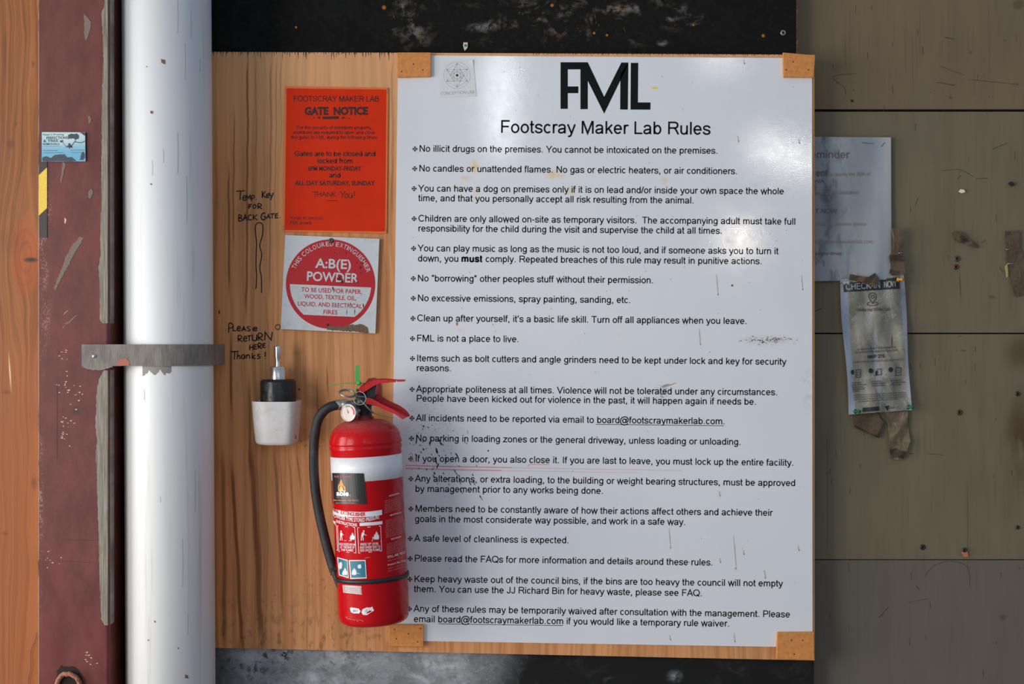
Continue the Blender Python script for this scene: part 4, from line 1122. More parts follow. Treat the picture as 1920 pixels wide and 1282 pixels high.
# ------------------------------------------------------------------ powder extinguisher sign
def powder_sign():
    d = -.0235; loc = W(619, 532, d)
    root = thing('extinguisher_sign', 'square white sign with a red disc reading A:B(E) POWDER above the extinguisher', 'sign', loc)
    g = G('white_sign_plate', .4); u, v = g.uv(loc, d); n = g.noise(g.vec(u * .06, v * .05), 1.0, 5, .65)
    g.color(g.mix(g.sm(n, .5, .75) * .5, (.72, .74, .74, 1), (.50, .50, .46, 1)))
    mb = MB(); mb.prism([(534.7, 440.5), (711.3, 447.7), (703.8, 625), (526.4, 616.7)], d, d + .003); part('plate', mb, [g.mat], root)
    gr = G('sign_red', .38); u, v = gr.uv(loc, d); n = gr.noise(gr.vec(u * .08, v * .06), 1.0, 5, .65)
    gr.color(gr.mix(gr.sm(n, .6, .75) * .3, (.56, .012, .018, 1), (.30, .012, .016, 1)))
    white = flat('sign_white', (.70, .72, .72, 1), .4, wear=.12, scale=200)
    cx, cy, R = 619.8, 532.5, 83.8
    fn = onto(d - .0003); mb = MB()
    dk = flat('sign_dirt', alb(48, 34, 30), .8)
    mb.flat2(disc2(cx, cy, R, n=72), fn)
    for x, y, L, w_ in ((637,522,8,3),(641,527,9,3.5),(633,523,5,2.5),(675.5,501,5,2.6),(679,493,3,2),(648.5,474,5,1),(624,541,6,2),(615,609,5,4),(669,492,2,2),(627,474,4,.8),(669.5,529.5,3,2.5),(630,572,5,.8),(681,573,7,2),(657,570,5,.8),(676,511,3,1.6),(650,585,8,.8),(665,585,10,.8)):
        mb.flat2(ragged([(x - w_ / 2, y - L / 2), (x + w_ / 2, y - L / 2), (x + w_ / 2, y + L / 2), (x - w_ / 3, y + L / 2)], w_ * .2, 2), onto(d - .001), 1)
    part('red_disc', mb, [gr.mat, dk], root)
    th = math.radians(2.45); ex = (math.cos(th), math.sin(th)); ey = (-math.sin(th), math.cos(th))
    loc2 = lambda a, b: (cx + ex[0] * a + ey[0] * b, cy + ex[1] * a + ey[1] * b)
    r2 = 76.3; y0, y1 = 3.2, 59.5
    P = []
    for k in range(13):
        yy = y0 + (y1 - y0) * k / 12; P.append((math.sqrt(r2 * r2 - yy * yy), yy))
    left = [(-a, b) for a, b in reversed(P)]
    fn2 = onto(d - .0005); mb = MB(); mb.flat2(poly2(*[loc2(a, b) for a, b in P + left]), fn2)
    part('white_panel', mb, [white], root)
    fn3 = onto(d - .0007); mb = MB()
    mb.flat2(humanist('A:B(E)', 590.8, 501.4, 657.8, 504.2, 17.2, .022), fn3)
    mb.flat2(humanist('POWDER', 575.3, 525.6, 671.8, 529.8, 17, .022), fn3)
    s = 'THIS COLOURED EXTINGUISHER'
    ang0, ang1 = 157.5, 17.0
    import itertools
    ws = [GL[c][0] for c in s]; tot = sum(ws); acc = 0; rb = 71.3
    for c, wd in zip(s, ws):
        t = math.radians(ang0 + (ang1 - ang0) * (acc + wd / 2) / tot); acc += wd
        if c == ' ': continue
        px, py = cx + rb * math.cos(t), cy - rb * math.sin(t)
        tx, ty = math.sin(t), math.cos(t)                       # reading direction along the rim
        hw = {'I': .9}.get(c, wd / 1000 * 4.4)
        m = humanist(c, 0, 0, 2 * hw, 0, 8.4, .004)
        mb.flat2(([(px + tx * (a - hw) + ty * b * -1 * -1 * 0 + (math.cos(t)) * -b, py + ty * (a - hw) + (-math.sin(t)) * -b) for a, b in m[0]], m[1]), fn3)
    part('white_lettering', mb, [white], root)
    mb = MB()
    for s, x0, y0_, x1, y1_ in (('TO BE USED FOR PAPER,', 564.8, 546.4, 678.4, 551), ('WOOD, TEXTILE, OIL,', 570.2, 559, 667.8, 563), ('LIQUID, AND ELECTRICAL', 558.3, 572.6, 678.4, 577.8), ('FIRES', 606.3, 588.4, 632.6, 589.6)):
        mb.flat2(humanist(s, x0, y0_, x1, y1_, 8, .012), fn3)
    part('red_lettering', mb, [gr.mat], root)
    mb = MB(); worn = flat('bare_worn_patch', alb(108, 88, 68), .85, wear=.5, scale=700)
    mb.flat2(ragged([(613,613),(618,607),(622,611),(640,613),(655,609),(668,608),(683,609),(690,615),(691.5,623.5),(672,622.5),(640,620.5),(614,619)], 1.3, 3), onto(d - .0009), 0); part('worn_patch', mb, [worn], root, 'scraped brown patch')
    mb = MB(); M = Matrix.Translation(W(620.8, 451, d - .0008)) @ Matrix.Rotation(math.pi / 2, 4, 'X')
    mb.lathe([(.0001, .0012), (.0015, .0012), (.0018, .0026), (.0034, .0024), (.0048, .0008), (.005, 0)], M, 20)
    part('fixing_screw', mb, [flat('dull_screw', alb(84, 80, 74), .45, .6, wear=.4, scale=900)], root, 'dull grey screw head')
powder_sign()

# ------------------------------------------------------------------ key cup and key
def key_cup():
    base = W(517, 833, -.056); loc = Vector((base.x, Y_PLY - .041, base.z))
    root = thing('holder_cup', 'dirty white plastic cup fixed to the plywood, left of the extinguisher', 'cup', loc)
    g = G('dirty_white_plastic', .5); x, y, z = g.obj(); n = g.noise(g.vec(x, y, z), 60, 5); n2 = g.noise(g.vec(x, y, z), 380, 3)
    c = g.mix(g.sm(n, .45, .75) * .4, (.86, .82, .78, 1), (.62, .56, .50, 1)); c = g.mix(g.sm(n2, .68, .74) * .8, c, (.16, .11, .08, 1)); g.color(c).bump(n, .2, .001)
    k = (D - .085) / D * S
    zt = W(0, 752.5, -.08).z; zb = W(0, 834.5, -.08).z
    yb = Y_PLY - .0006
    def ring(wl, wr, dep, z, rr=.034, inset=0.0, drop=0.0):
        P = []; xl = loc.x - wl + inset; xr = loc.x + wr - inset; yf = yb - dep + inset; y0 = yb - inset
        P.append((xl, y0, z))
        for i in range(9):
            a = math.pi / 2 * i / 8; P.append((xl + rr - rr * math.cos(a), yf + rr - rr * math.sin(a), z + drop * math.sin(a)))
        r2 = .016
        for i in range(7):
            a = math.pi / 2 * i / 6; P.append((xr - r2 + r2 * math.sin(a), yf + r2 - r2 * math.cos(a), z + drop * math.cos(a)))
        P.append((xr, y0, z)); return P
    wt, wtr, wb, wbr = 43.5 * k, 42.5 * k, 37.5 * k, 37.5 * k
    mb = MB(); rings = []
    H = zt - zb
    rings.append(ring(wb - .007, wbr - .007, .068, zb))
    rings.append(ring(wb - .002, wbr - .002, .074, zb + .002))
    rings.append(ring(wb, wbr, .0765, zb + .007))
    rings.append(ring((wb + wt) / 2 + .0005, (wbr + wtr) / 2, .079, zb + H * .5))
    rings.append(ring(wt, wtr, .081, zt))
    rings.append(ring(wt, wtr, .081, zt, inset=.0025))
    rings.append(ring(wb, wbr, .0765, zb + .008, inset=.003))
    n_ = len(rings[0])
    vs = [p for r in rings for p in r]; fs = []
    for i in range(len(rings) - 1):
        for j in range(n_):
            l = (j + 1) % n_; fs.append((i * n_ + j, i * n_ + l, (i + 1) * n_ + l, (i + 1) * n_ + j))
    fs.append(list(range(n_ - 1, -1, -1))); fs.append([(len(rings) - 1) * n_ + j for j in range(n_)])
    mb.add(vs, fs, 0, True)
    o = part('cup_body', mb, [g.mat], root)
    e = o.modifiers.new('edges', 'EDGE_SPLIT'); e.split_angle = math.radians(50)
    mb = MB(); mb.flat2(ragged([(551,818),(554.5,817),(554,825),(551.5,826)], .4, 2), lambda a, b: Vector((W(a, b, -.05).x + .001, -.0787, W(a, b, -.08).z)), 0)
    part('dark_chip', mb, [flat('cup_chip', (.03, .025, .02, 1), .7)], root)
    # the key: black grip, steel collar, steel shank
    kd = -.0565; kb = W(522, 820, kd)
    base = Vector((kb.x, kd, zb + .0085))
    kr = thing('gate_key', 'black cylindrical key with a steel shank, standing in the white cup', 'key', base)
    kk = (D + kd) / D * S
    M = Matrix.Translation(base) @ Matrix.Rotation(math.radians(-.4), 4, 'Y')
    hz = lambda py: W(0, py, kd).z - base.z
    blk = G('black_grip', .32, spec=.5); x, y, z = blk.obj(); n = blk.noise(blk.vec(x, y, z), 70, 5, .65)
    blk.color(blk.mix(blk.sm(n, .5, .75), (.012, .012, .013, 1), (.06, .045, .036, 1))).rough(blk.sm(n, .35, .7, .25, .6))
    R = 33 * kk; T = hz(711)
    mb = MB(); mb.lathe([(.0001, 0), (R - .002, 0), (R, .002), (R, T - .005), (R - .0012, T - .0018), (R - .005, T), (.0001, T + .0003)], M, 48); part('grip', mb, [blk.mat], kr)
    st = G('worn_chrome', .26, .92); x, y, z = st.obj(); n = st.noise(st.vec(x * 40, y * 40, z * 90), 1.0, 4); st.color(st.mix(st.sm(n, .5, .8) * .5, (.72, .69, .64, 1), (.30, .25, .2, 1)))
    r = 15.3 * kk
    mb = MB(); mb.lathe([(r, T - .001), (r, hz(687) - .0015), (r - .0012, hz(687)), (.0001, hz(687))], M, 32); part('collar', mb, [st.mat], kr)
    mb = MB(); mb.lathe([(5.6 * kk, hz(688)), (5.2 * kk, hz(680)), (4.8 * kk, hz(676)), (6.4 * kk, hz(671)), (7.0 * kk, hz(655)), (7.3 * kk, hz(650)), (6.6 * kk, hz(648.5)), (4 * kk, hz(648.3)), (3.6 * kk, hz(652)), (.0001, hz(652))], M, 20); part('shank', mb, [st.mat], kr)
key_cup()

# ------------------------------------------------------------------ fire extinguisher
XD = -.116; KX = (D + XD) / D; MX = S * KX
def extinguisher():
    base = W(701.5, 1164, XD); rot = Matrix.Rotation(math.radians(-2.75), 3, 'Y')
    root = thing('fire_extinguisher', 'red dry powder fire extinguisher with black hose, hung over the plywood and rules board', 'fire extinguisher', base, rot)
    M = ROOT[root.name]; Mi = M.inverted()
    R = 66.6 * MX
    g = G('red_gloss_enamel', .22, spec=.22); x, y, z = g.obj(); n = g.noise(g.vec(x, y, z), 26, 5); n2 = g.noise(g.vec(x, y, z), 200, 4)
    c = g.mix(g.sm(n, .45, .75) * .35, (.54, .004, .008, 1), (.42, .005, .009, 1))
    dust = g.sm(z, .352, .378) * g.sm(n2, .2, .6); c = g.mix(dust * .6, c, (.34, .13, .11, 1))
    g.color(c); g.rough(g.m('ADD', g.sm(n2, .4, .8, .2, .34), dust * .35))
    p = g.p; p.inputs['Coat Weight'].default_value = .12; p.inputs['Coat Roughness'].default_value = .12
    H = .352
    mb = MB()
    prof = [(.0001, .006), (R - .02, .006), (R - .013, 0), (R - .009, .0005), (R - .004, .004), (R - .001, .010), (R, .018), (R, H - .028), (R + .0006, H - .027), (R + .0012, H - .024), (R + .0006, H - .021), (R - .0004, H - .019), (R + .0010, H - .017), (R + .0014, H - .014), (R + .0008, H - .011)]
    for i in range(1, 13):
        t = math.pi / 2 * i / 12 * .86
        prof.append((R * math.cos(t) ** .72 * 1.0 if i < 12 else .019, H - .011 + .040 * math.sin(t)))
    mb.lathe(prof, M, 96)
    part('cylinder_body', mb, [g.mat], root)
    o_ = Mi @ CAM
    def wrap(px, py, eps=.0004):
        d_ = Mi.to_3x3() @ (W(px, py, 0) - CAM); r = R + eps
        A_ = d_.x**2 + d_.y**2; B = o_.x * d_.x + o_.y * d_.y; C = o_.x**2 + o_.y**2 - r * r
        q = B * B - A_ * C
        t = (-B - math.sqrt(max(q, 0))) / A_
        v = o_ + d_ * t
        if q < 0: l = math.hypot(v.x, v.y); v.x *= r / l; v.y *= r / l
        return M @ v
    w1 = lambda a, b: wrap(a, b, .0004)
    w2 = lambda a, b: wrap(a, b, .0008)
    w3 = lambda a, b: wrap(a, b, .0011)
    def wl(m, fn=w1): return m
    # white band all round
    zf = lambda py: ((1164 - py) * MX)
    def hband(h0, h1, eps, mat, name, lab=None, n=96):
        b = MB(); b.lathe([(R + eps - .0003, h0), (R + eps, h0), (R + eps, h1), (R + eps - .0003, h1)], M, n); return part(name, b, mat, root, lab)
    white = flat('white_label', (.80, .80, .82, 1), .35, wear=.05, scale=120)
    hm = lambda px, py: (Mi @ wrap(px, py, 0)).z
    hband(hm(668, 903), hm(668, 858), .0003, [white], 'white_band')
    # dark service sticker
    blk = flat('sticker_black', (.022, .021, .021, 1), .35, wear=.2); pk = flat('sticker_pink', (.70, .10, .16, 1), .5); org = flat('sticker_orange', (.85, .30, .08, 1), .5); yel = flat('flame_yellow', (.95, .60, .20, 1), .5); gryi = flat('sticker_grey', (.30, .30, .29, 1), .5)
    mb = MB(); mb.flat2(grid_quad([(618.6, 886.5), (682.2, 887.3), (688, 945.2), (622.3, 943.6)], 14, 4), w2, 0)
    mb2 = []
    def curve_fix(m, a, b):   # text baseline follows the sag of the cylinder
        return m
    S0 = part('service_sticker', mb, [blk], root, 'black service sticker with a flame emblem')
    mb = MB()
    mb.flat2(humanist('fully protects', 627, 894.6, 656.7, 894.8, 3.6, .01), w3, 0)
    mb.flat2(poly2((634,921),(633.5,913),(634.5,908),(633.3,905),(636,909),(637.5,902),(639.8,897.6),(641.5,903),(643.5,907),(645,912),(646.2,909.5),(647.6,913.5),(648.6,921)), w3, 1)
    mb.flat2(poly2((636,921),(637,914),(638.8,910),(640.6,912),(642.6,914),(644.4,921)), lambda a, b: wrap(a, b, .0013), 2)
    mb.flat2(humanist('able', 630.6, 928.6, 654, 929.4, 9.2, .05), lambda a, b: wrap(a, b, .0015), 3)
    mb.flat2(disc2(656.4, 928.2, 1.7, n=10), w3, 0)
    mb.flat2(humanist('FIRE SOLUTIONS', 631, 933.6, 657.6, 934.4, 2.9, .0), w3, 4)
    mb.flat2(humanist('Able Doncaster  0420 764 211', 625, 938.8, 672, 939.4, 3.0, .01), w3, 1)
    mb.flat2(humanist('ableuw@gmail.com', 629, 943.4, 664.7, 944.4, 2.6, .0), w3, 4)
    so = part('sticker_print', mb, [pk, org, yel, white, gryi], S0)
    # label block
    redi = flat('label_red', (.55, .012, .014, 1), .35)
    mb = MB()
    sagq = lambda l, t, r, b, tl, tr: [(l, t), (r, tr)]
    def strip(top, bot, fn, mi, n=6):
        """curved bar through three points on its top and bottom edge"""
        vs = []; fs = []
        T = smoothline(top, n); B_ = smoothline(bot, n)
        for a, b in zip(T, B_): vs += [a, b]
        mb.flat2((vs, [(2 * i, 2 * i + 1, 2 * i + 3, 2 * i + 2) for i in range(len(T) - 1)]), fn, mi)
    strip([(622.6, 951.5), (640, 957), (665.6, 959.4), (690, 959), (716.2, 955.6)], [(623.4, 963), (640, 967.4), (665.6, 969.4), (690, 968.8), (716.4, 965)], w1, 0)
    strip([(674.2, 980.2), (690, 979), (705, 978), (716.8, 976.4)], [(674.4, 986), (690, 985.2), (705, 984), (717, 982.4)], w1, 0)
    strip([(623.6, 974), (626, 976), (629, 977.4)], [(624, 979), (626.4, 981), (629.2, 982.4)], w1, 0)
    def bent(m, f):      # lay a straight line of text along y = f(x)
        return [(x, y + f(x)) for x, y in m[0]], m[1]
    sg = lambda y: (lambda x: y - .0042 * (x - 672) ** 2 - 0 * x)
    mb.flat2(bent(humanist('FIRE  EXTINGUISHER', 622.5, 0, 685, 0, 7.0, .03), sg(967.6)), w2, 1)
    mb.flat2(bent(humanist('POWDER TYPE STORED PRESSURE', 623.4, 0, 711, 0, 6.6, .02), sg(978)), w1, 0)
    mb.flat2(bent(humanist('INSTRUCTIONS', 630.4, 0, 669.4, 0, 5.6, .02), sg(986.6)), w1, 0)
    def rrect(q, wd, fn, mi):
        mb.flat2(ribbon([q[0], ((q[0][0] + q[1][0]) / 2, (q[0][1] + q[1][1]) / 2 + .4), q[1], q[2], ((q[2][0] + q[3][0]) / 2, (q[2][1] + q[3][1]) / 2 + .4), q[3]], wd, True), fn, mi)
    rrect([(632.8, 985.6), (665.2, 988.2), (667.4, 1036.4), (635.6, 1033.6)], .9, w1, 0)
    rrect([(670.4, 989), (713.8, 986), (715.8, 1032.6), (672.6, 1036.8)], .9, w1, 0)
    mb.flat2(ribbon([(627.5, 982.5), (630.6, 984.4), (633, 1031.5), (631, 1031)], .9), w1, 0)
    for a, b, c_, e in ((634, 1015.8, 666.4, 1016.4), (671.6, 1017, 714.8, 1014.6)): mb.flat2(ribbon([(a, b), (c_, e)], .7), w1, 0)
    def man(x, y, s, lean=0):
        mb.flat2(disc2(x + lean * 1.5, y - 9.5 * s, 1.6 * s, n=8), w1, 0)
        mb.flat2(poly2((x - 2 * s + lean, y - 7.4 * s), (x + 1.8 * s + lean, y - 7.4 * s), (x + 2.2 * s, y - .5 * s), (x - 1.8 * s, y - .5 * s)), w1, 0)
        mb.flat2(ribbon([(x - 1 * s, y - 1 * s), (x - 1.6 * s, y + 7.4 * s)], 1.4 * s), w1, 0); mb.flat2(ribbon([(x + 1.2 * s, y - 1 * s), (x + 2 * s, y + 7.4 * s)], 1.4 * s), w1, 0)
        mb.flat2(ribbon([(x + 1 * s + lean, y - 6 * s), (x + 4.4 * s, y - 2.5 * s)], 1.1 * s), w1, 0)
    def fire(x, y, s, fn=w1, mi=0):
        mb.flat2(poly2(*[(x + a * s, y - b * s) for a, b in ((-4, 0), (-4.8, 3), (-3.4, 6), (-3, 9), (-1.8, 7), (-.8, 11), (.2, 14), (1, 10), (2.2, 11.6), (2.6, 8), (4.2, 7), (4.8, 3), (3.8, 0))]), fn, mi)
    man(639.5, 1005.5, 1.0); fire(660.5, 1011.5, 1.0); mb.flat2(ribbon([(645, 1013.2), (658, 1013.6)], .7), w1, 0); mb.flat2(ribbon([(658, 1009), (659, 1014)], .9), w1, 0)
    man(679, 1005.5, 1.05, 2); fire(705.5, 1011, 1.15); mb.flat2(ribbon([(683, 1002), (702, 1008.6)], 1.0), w1, 0); mb.flat2(ribbon([(699, 1009), (697.6, 1015)], .8), w1, 0)
    for s, x0, x1, y in (('HOLD NOZZLE AND AIM', 636, 666, 1021.6), ('AT THE BASE OF', 637.6, 664.6, 1027), ('THE FLAMES', 639, 662.4, 1032.4)): mb.flat2(humanist(s, x0, y, x1, y + 1.2, 4.2, .01), w1, 0)
    for s, x0, x1, y in (("PRESS 'UP' LEVER", 676, 710, 1022.6), ('AND SWEEP SIDE TO', 674.6, 713.4, 1028.4), ('SIDE UNDER FLAMES', 675, 713.6, 1034)): mb.flat2(humanist(s, x0, y, x1, y - 1.8, 4.4, .01), w1, 0)
    part('instruction_label', mb, [white, redi], root, 'white printed instructions with small pictures')
    # fine print column at the right
    mb = MB(); faint = flat('fine_print', (.62, .30, .34, 1), .4)
    def fp(x0, x1, y, cap, txt, mi=0, off=.0):
        xs = x1; y1 = y - (x1 - x0) * .28 - 0.0
        mb.flat2(humanist(txt, x0, y, x1, y1, cap, off), w1, mi)
    fp(730, 749, 931, 2.6, 'INSTRUCTIONS', 1, .02)
    words = ['carbon dioxide fires of all kind in', 'homes cars and light trucks use on', 'wood paper and textile fires also', 'liquids and electrical equipment', 'check the gauge is in the green', 'keep away from small children']
    y = 938.4; i = 0
    while y < 963: fp(721.5, 752.5, y + 1.5, 1.9, words[i % 6]); y += 3.15; i += 1
    fp(732, 753, 967.2, 2.6, 'MAINTENANCE', 1, .02)
    y = 974.5
    while y < 1007: fp(723.5, 756, y + 2.4, 1.9, words[i % 6]); y += 3.15; i += 1
    fp(734, 752, 1012, 2.6, 'RECHARGE', 1, .02)
    y = 1018
    while y < 1037: fp(725.5, 758, y + 3, 1.9, words[i % 6]); y += 3.15; i += 1
    fp(727, 760.5, 1046.6, 4.2, 'STILL AIR TEST', 1, .02); fp(727, 752, 1052.4, 2.2, 'tested and sealed', 0); fp(727.5, 761.5, 1060.8, 3.4, 'Pressure Bar Only', 1, .01); fp(728, 757, 1066.6, 2.2, 'bottle no. and date', 0); fp(728, 760, 1071.6, 2.4, 'made to safety standard', 0)
    part('fine_print', mb, [faint, white], root, 'column of tiny pale print')
    # teal picture stickers
    teal = flat('teal_ink', (.012, .17, .24, 1), .4); edge = flat('picture_white', (.74, .75, .76, 1), .4)
    for q, kind in (([(632, 1044.4), (652, 1049.6), (653.8, 1083.6), (635.6, 1078.4)], 0), ([(653.9, 1049.8), (685.4, 1049.6), (687.6, 1084), (656.8, 1085.2)], 1)):
        b = MB(); b.flat2(grid_quad(q, 8, 4), w2, 0)
        cxq = sum(p[0] for p in q) / 4; cyq = sum(p[1] for p in q) / 4
        b.flat2(grid_quad([(cxq + (p[0] - cxq) * (.88 if kind else .84), cyq + (p[1] - cyq) * .89) for p in q], 8, 4), w3, 1)
        mb = b; f4 = lambda a, c_: wrap(a, c_, .0014)
        if kind == 0:
            b.flat2(ragged([(635.6, 1055), (639, 1052.6), (641.4, 1056), (640.4, 1065), (637, 1067.4), (635.2, 1062)], .4, 2), f4, 0)
            fire(646.4, 1077.8, 1.05, f4, 0)
        else:
            fire(664, 1077.4, 1.0, f4, 0); b.flat2(disc2(664.2, 1072.4, 4.3, 5.6, n=14), f4, 0)
            b.flat2(ragged([(670, 1060), (672.6, 1057.6), (677, 1058.4), (677.4, 1064), (674, 1066), (671, 1064)], .5, 2), f4, 0)
            b.flat2(ribbon([(669, 1074.5), (674.6, 1075)], .7), f4, 0)
        part('picture_sticker', b, [edge, teal], root, 'teal picture sticker with a white edge')
    # hose strap round the cylinder
    hs = hm(680, 1091)
    rub = flat('black_rubber', (.016, .016, .017, 1), .5, wear=.3)
    mb = MB(); mb.lathe([(R + .0002, hs - .0042), (R + .0024, hs - .0038), (R + .003, hs), (R + .0024, hs + .0038), (R + .0002, hs + .0042)], M, 96); part('rubber_strap', mb, [rub], root)
    # paper tag and worn white stickers
    mb = MB(); tagm = flat('inspection_tag', (.66, .55, .54, 1), .5, wear=.2, scale=300); pkt = flat('tag_pink', (.62, .36, .38, 1), .5); ink = flat('tag_ink', (.2, .12, .12, 1), .5)
    mb.flat2(grid_quad([(642, 1096.4), (677.6, 1098.6), (678.6, 1114.6), (643.6, 1110.8)], 8, 3), w1, 0)
    mb.flat2(grid_quad([(642, 1097.4), (645.4, 1098.2), (646.6, 1110.8), (643.6, 1110.4)], 2, 2), w2, 1)
    for y in (1101.4, 1105, 1108.6): mb.flat2(ribbon([(648, y), (660, y + 1.2), (671, y + 1.6)], .5), w2, 2)
    mb.flat2(grid_quad([(674, 1100.6), (676.8, 1100.8), (677.4, 1112.6), (674.6, 1112.4)], 1, 1), w2, 1)
    part('inspection_tag', mb, [tagm, pkt, ink], root, 'pale pink inspection label')
    mb = MB(); mb.flat2(ragged([(656,1140),(659,1138.4),(672,1140.6),(676,1145),(674,1149.4),(664,1150),(658,1147)], .4, 3), w1, 0); mb.flat2(humanist('2017', 660.4, 1147, 670.6, 1147.4, 4.4, .0), w2, 1)
    part('year_sticker', mb, [white, ink], root, 'oval white sticker')
    mb = MB(); mb.flat2(ragged([(679,1142),(688,1139),(699,1137.2),(701,1144),(694,1148),(690,1152),(680,1152.4),(677.6,1147)], .8, 3), w1, 0); mb.flat2(ribbon(smoothline([(684, 1147.6), (687, 1143), (688, 1148.5), (693, 1144.5)]), .5), w2, 1)
    part('torn_sticker', mb, [white, redi], root, 'torn white sticker')
    mb = MB(); scr = flat('scratched_enamel', (.62, .3, .28, 1), .6)
    for x, y, L in ((650, 1160, 6), (656, 1162, 4), (661, 1163, 5), (668, 1163.6, 5), (674, 1164, 4), (679, 1164.4, 2), (648, 1157.5, 4)):
        mb.flat2(ribbon([(x, y - 2.4), (x + L * .5, y - .4 + random.uniform(-1.5, 1.5)), (x + L, y - 1.2)], .5), w1, 0)
    part('scratched_writing', mb, [scr], root)
    mb = MB(); mb.flat2(ribbon([(684, 1046.6), (689, 1044.8), (694, 1044.6)], .6), w1, 0)
    part('scratch', mb, [scr], root)
    
    # valve
    redp = G('red_lever_paint', .32, spec=.5); x, y, z = redp.obj(); n = redp.noise(redp.vec(x, y, z), 120, 4); redp.color(redp.mix(redp.sm(n, .5, .75) * .4, (.62, .022, .024, 1), (.50, .05, .045, 1)))
    blkm = flat('valve_black', (.018, .017, .017, 1), .4, wear=.3); chrome = flat('dull_chrome', (.56, .54, .51, 1), .32, .85, wear=.3, scale=200); darkred = flat('neck_red', (.24, .01, .012, 1), .35)
    hz = lambda py: (1164 - py) * MX
    mb = MB(); mb.lathe([(.0001, hz(792)), (.019, hz(792)), (.0185, hz(782)), (.015, hz(779)), (.015, hz(778)), (.0001, hz(778))], M, 28, 0); part('neck_ring', mb, [darkred], root)
    mb = MB(); mb.lathe([(.0145, hz(780)), (.0145, hz(762)), (.016, hz(760)), (.016, hz(748)), (.0135, hz(744)), (.012, hz(728)), (.0001, hz(726))], M, 28, 0)
    mb.prism([(686, 726), (706, 722), (702, 746), (686, 750)], XD - .010, XD + .008, 0)
    vb = part('valve_body', mb, [blkm], root)
    # chrome hose coupling to the left of the valve
    mb = MB(); a = W(675, 756, XD); b = W(630, 759, XD - .004)
    ax = (b - a); L = ax.length; Mc = Matrix.Translation(a) @ Vector((0, 0, 1)).rotation_difference(ax.normalized()).to_matrix().to_4x4()
    mb.lathe([(.0075, 0), (.0078, L * .5), (.0102, L * .52), (.0105, L * .70), (.0096, L * .73), (.0096, L * .8), (.0103, L * .84), (.0100, L), (.0085, L)], Mc, 24)
    part('hose_coupling', mb, [chrome], root, 'dull metal coupling')
    # pressure gauge
    gc = W(655, 773.5, XD - .030); gd = Vector((-.42, -.90, .0)).normalized()
    Mg = Matrix.Translation(gc) @ Vector((0, 0, 1)).rotation_difference(gd).to_matrix().to_4x4()
    rg = 16.2 * MX
    mb = MB(); mb.lathe([(.0001, -.010), (rg * .8, -.010), (rg, -.006), (rg + .0004, .0035), (rg - .001, .0045), (rg - .0018, .003)], Mg, 36)
    mb.tube([W(678, 768, XD - .004), gc - gd * .008], .006, 12)
    gg = part('pressure_gauge', mb, [chrome], root, 'round metal pressure gauge')
    mb = MB(); mb.lathe([(rg - .0016, .0032), (.0001, .0034)], Mg, 36); gf = G('gauge_face', .12, spec=.6); gf.color((.80, .68, .60, 1)); part('dial', mb, [gf.mat], gg)
    def ong(a, b, e=.0040): return Mg @ Vector((a, b, e))
    mb = MB()
    for a0, a1, mi in ((-40, 40, 0), (50, 95, 1)):
        vs = []
        for i in range(9):
            t = math.radians(a0 + (a1 - a0) * i / 8); vs += [ong(math.cos(t) * rg * .84, math.sin(t) * rg * .84), ong(math.cos(t) * rg * .66, math.sin(t) * rg * .66)]
        mb.add(vs, [(2 * i, 2 * i + 1, 2 * i + 3, 2 * i + 2) for i in range(8)], mi)
    vs = [ong(-.0008, -.001, .0042), ong(.0008, -.001, .0042), ong(.0002, rg * .6, .0042)]; mb.add(vs, [(0, 1, 2)], 2)
    part('dial_marks', mb, [flat('dial_red', (.62, .03, .03, 1), .4), flat('dial_green', (.05, .30, .10, 1), .4), flat('dial_needle', (.05, .05, .05, 1), .4)], gg)
    # carry handle: pressed channel
    T_ = [(671.5,729.5),(676,723.5),(682,718.6),(690,714.4),(698,711.8),(708,710.2),(718,709.8),(730,710.4),(743,712)]
    B_ = [(673.5,734.5),(680,737),(685,734),(690,730.6),(695,727.2),(702,723),(712,719.2),(726,717.4),(742.5,716.2)]
    def flange(mb, T, B, d, t=.0016):
        n = len(T)
        for i in range(n - 1):
            q = [T[i], T[i + 1], B[i + 1], B[i]]
            mb.prism(q, d, d + t)
    mb = MB(); df, db = XD - .017, XD + .012
    flange(mb, T_, B_, df); flange(mb, T_, B_, db)
    TT = T_[:-1] + [(743, 711.6), (758.5, 712.4)]
    TT2 = [(a, b) for a, b in TT]
    vs = []; N = len(TT)
    for a, b in TT:
        p = W(a, b, df); vs += [p, Vector((p.x, db + .0016, p.z)), p + Vector((0, 0, -.0016)), Vector((p.x, db + .0016, p.z - .0016))]
    fs = []
    for i in range(N - 1):
        a = 4 * i; b = a + 4; fs += [(a, b, b + 1, a + 1), (a + 2, a + 3, b + 3, b + 2), (a, a + 2, b + 2, b), (a + 1, b + 1, b + 3, a + 3)]
    fs += [(0, 1, 3, 2), (4 * N - 4, 4 * N - 2, 4 * N - 1, 4 * N - 3)]
    mb.add(vs, fs)
    # thickened grip lip at the far end
    lip = [(742, 711.8), (757.5, 711.6), (758.8, 713), (758, 715.2), (745, 715.6)]
    mb.prism(lip, df + .0004, db)
    bevel(part('carry_handle', mb, [redp.mat], root), .0004, 1)
    mb = MB()
    T1 = [(686,745),(692,746),(698.5,747.8),(707,752.4),(716,757.6),(725,761.8),(734,765.8),(741,770),(747,774.4),(752,780),(755.4,786)]
    B1 = [(686,757),(692,758),(698.5,759.4),(707,761.6),(716,765.6),(725,770.4),(734,773.4),(741,776.6),(747,780.6),(751,783.6),(754.6,786.4)]
    T2 = [(a + 12, b - 8) for a, b in T1]
    flange(mb, T1, B1, df)
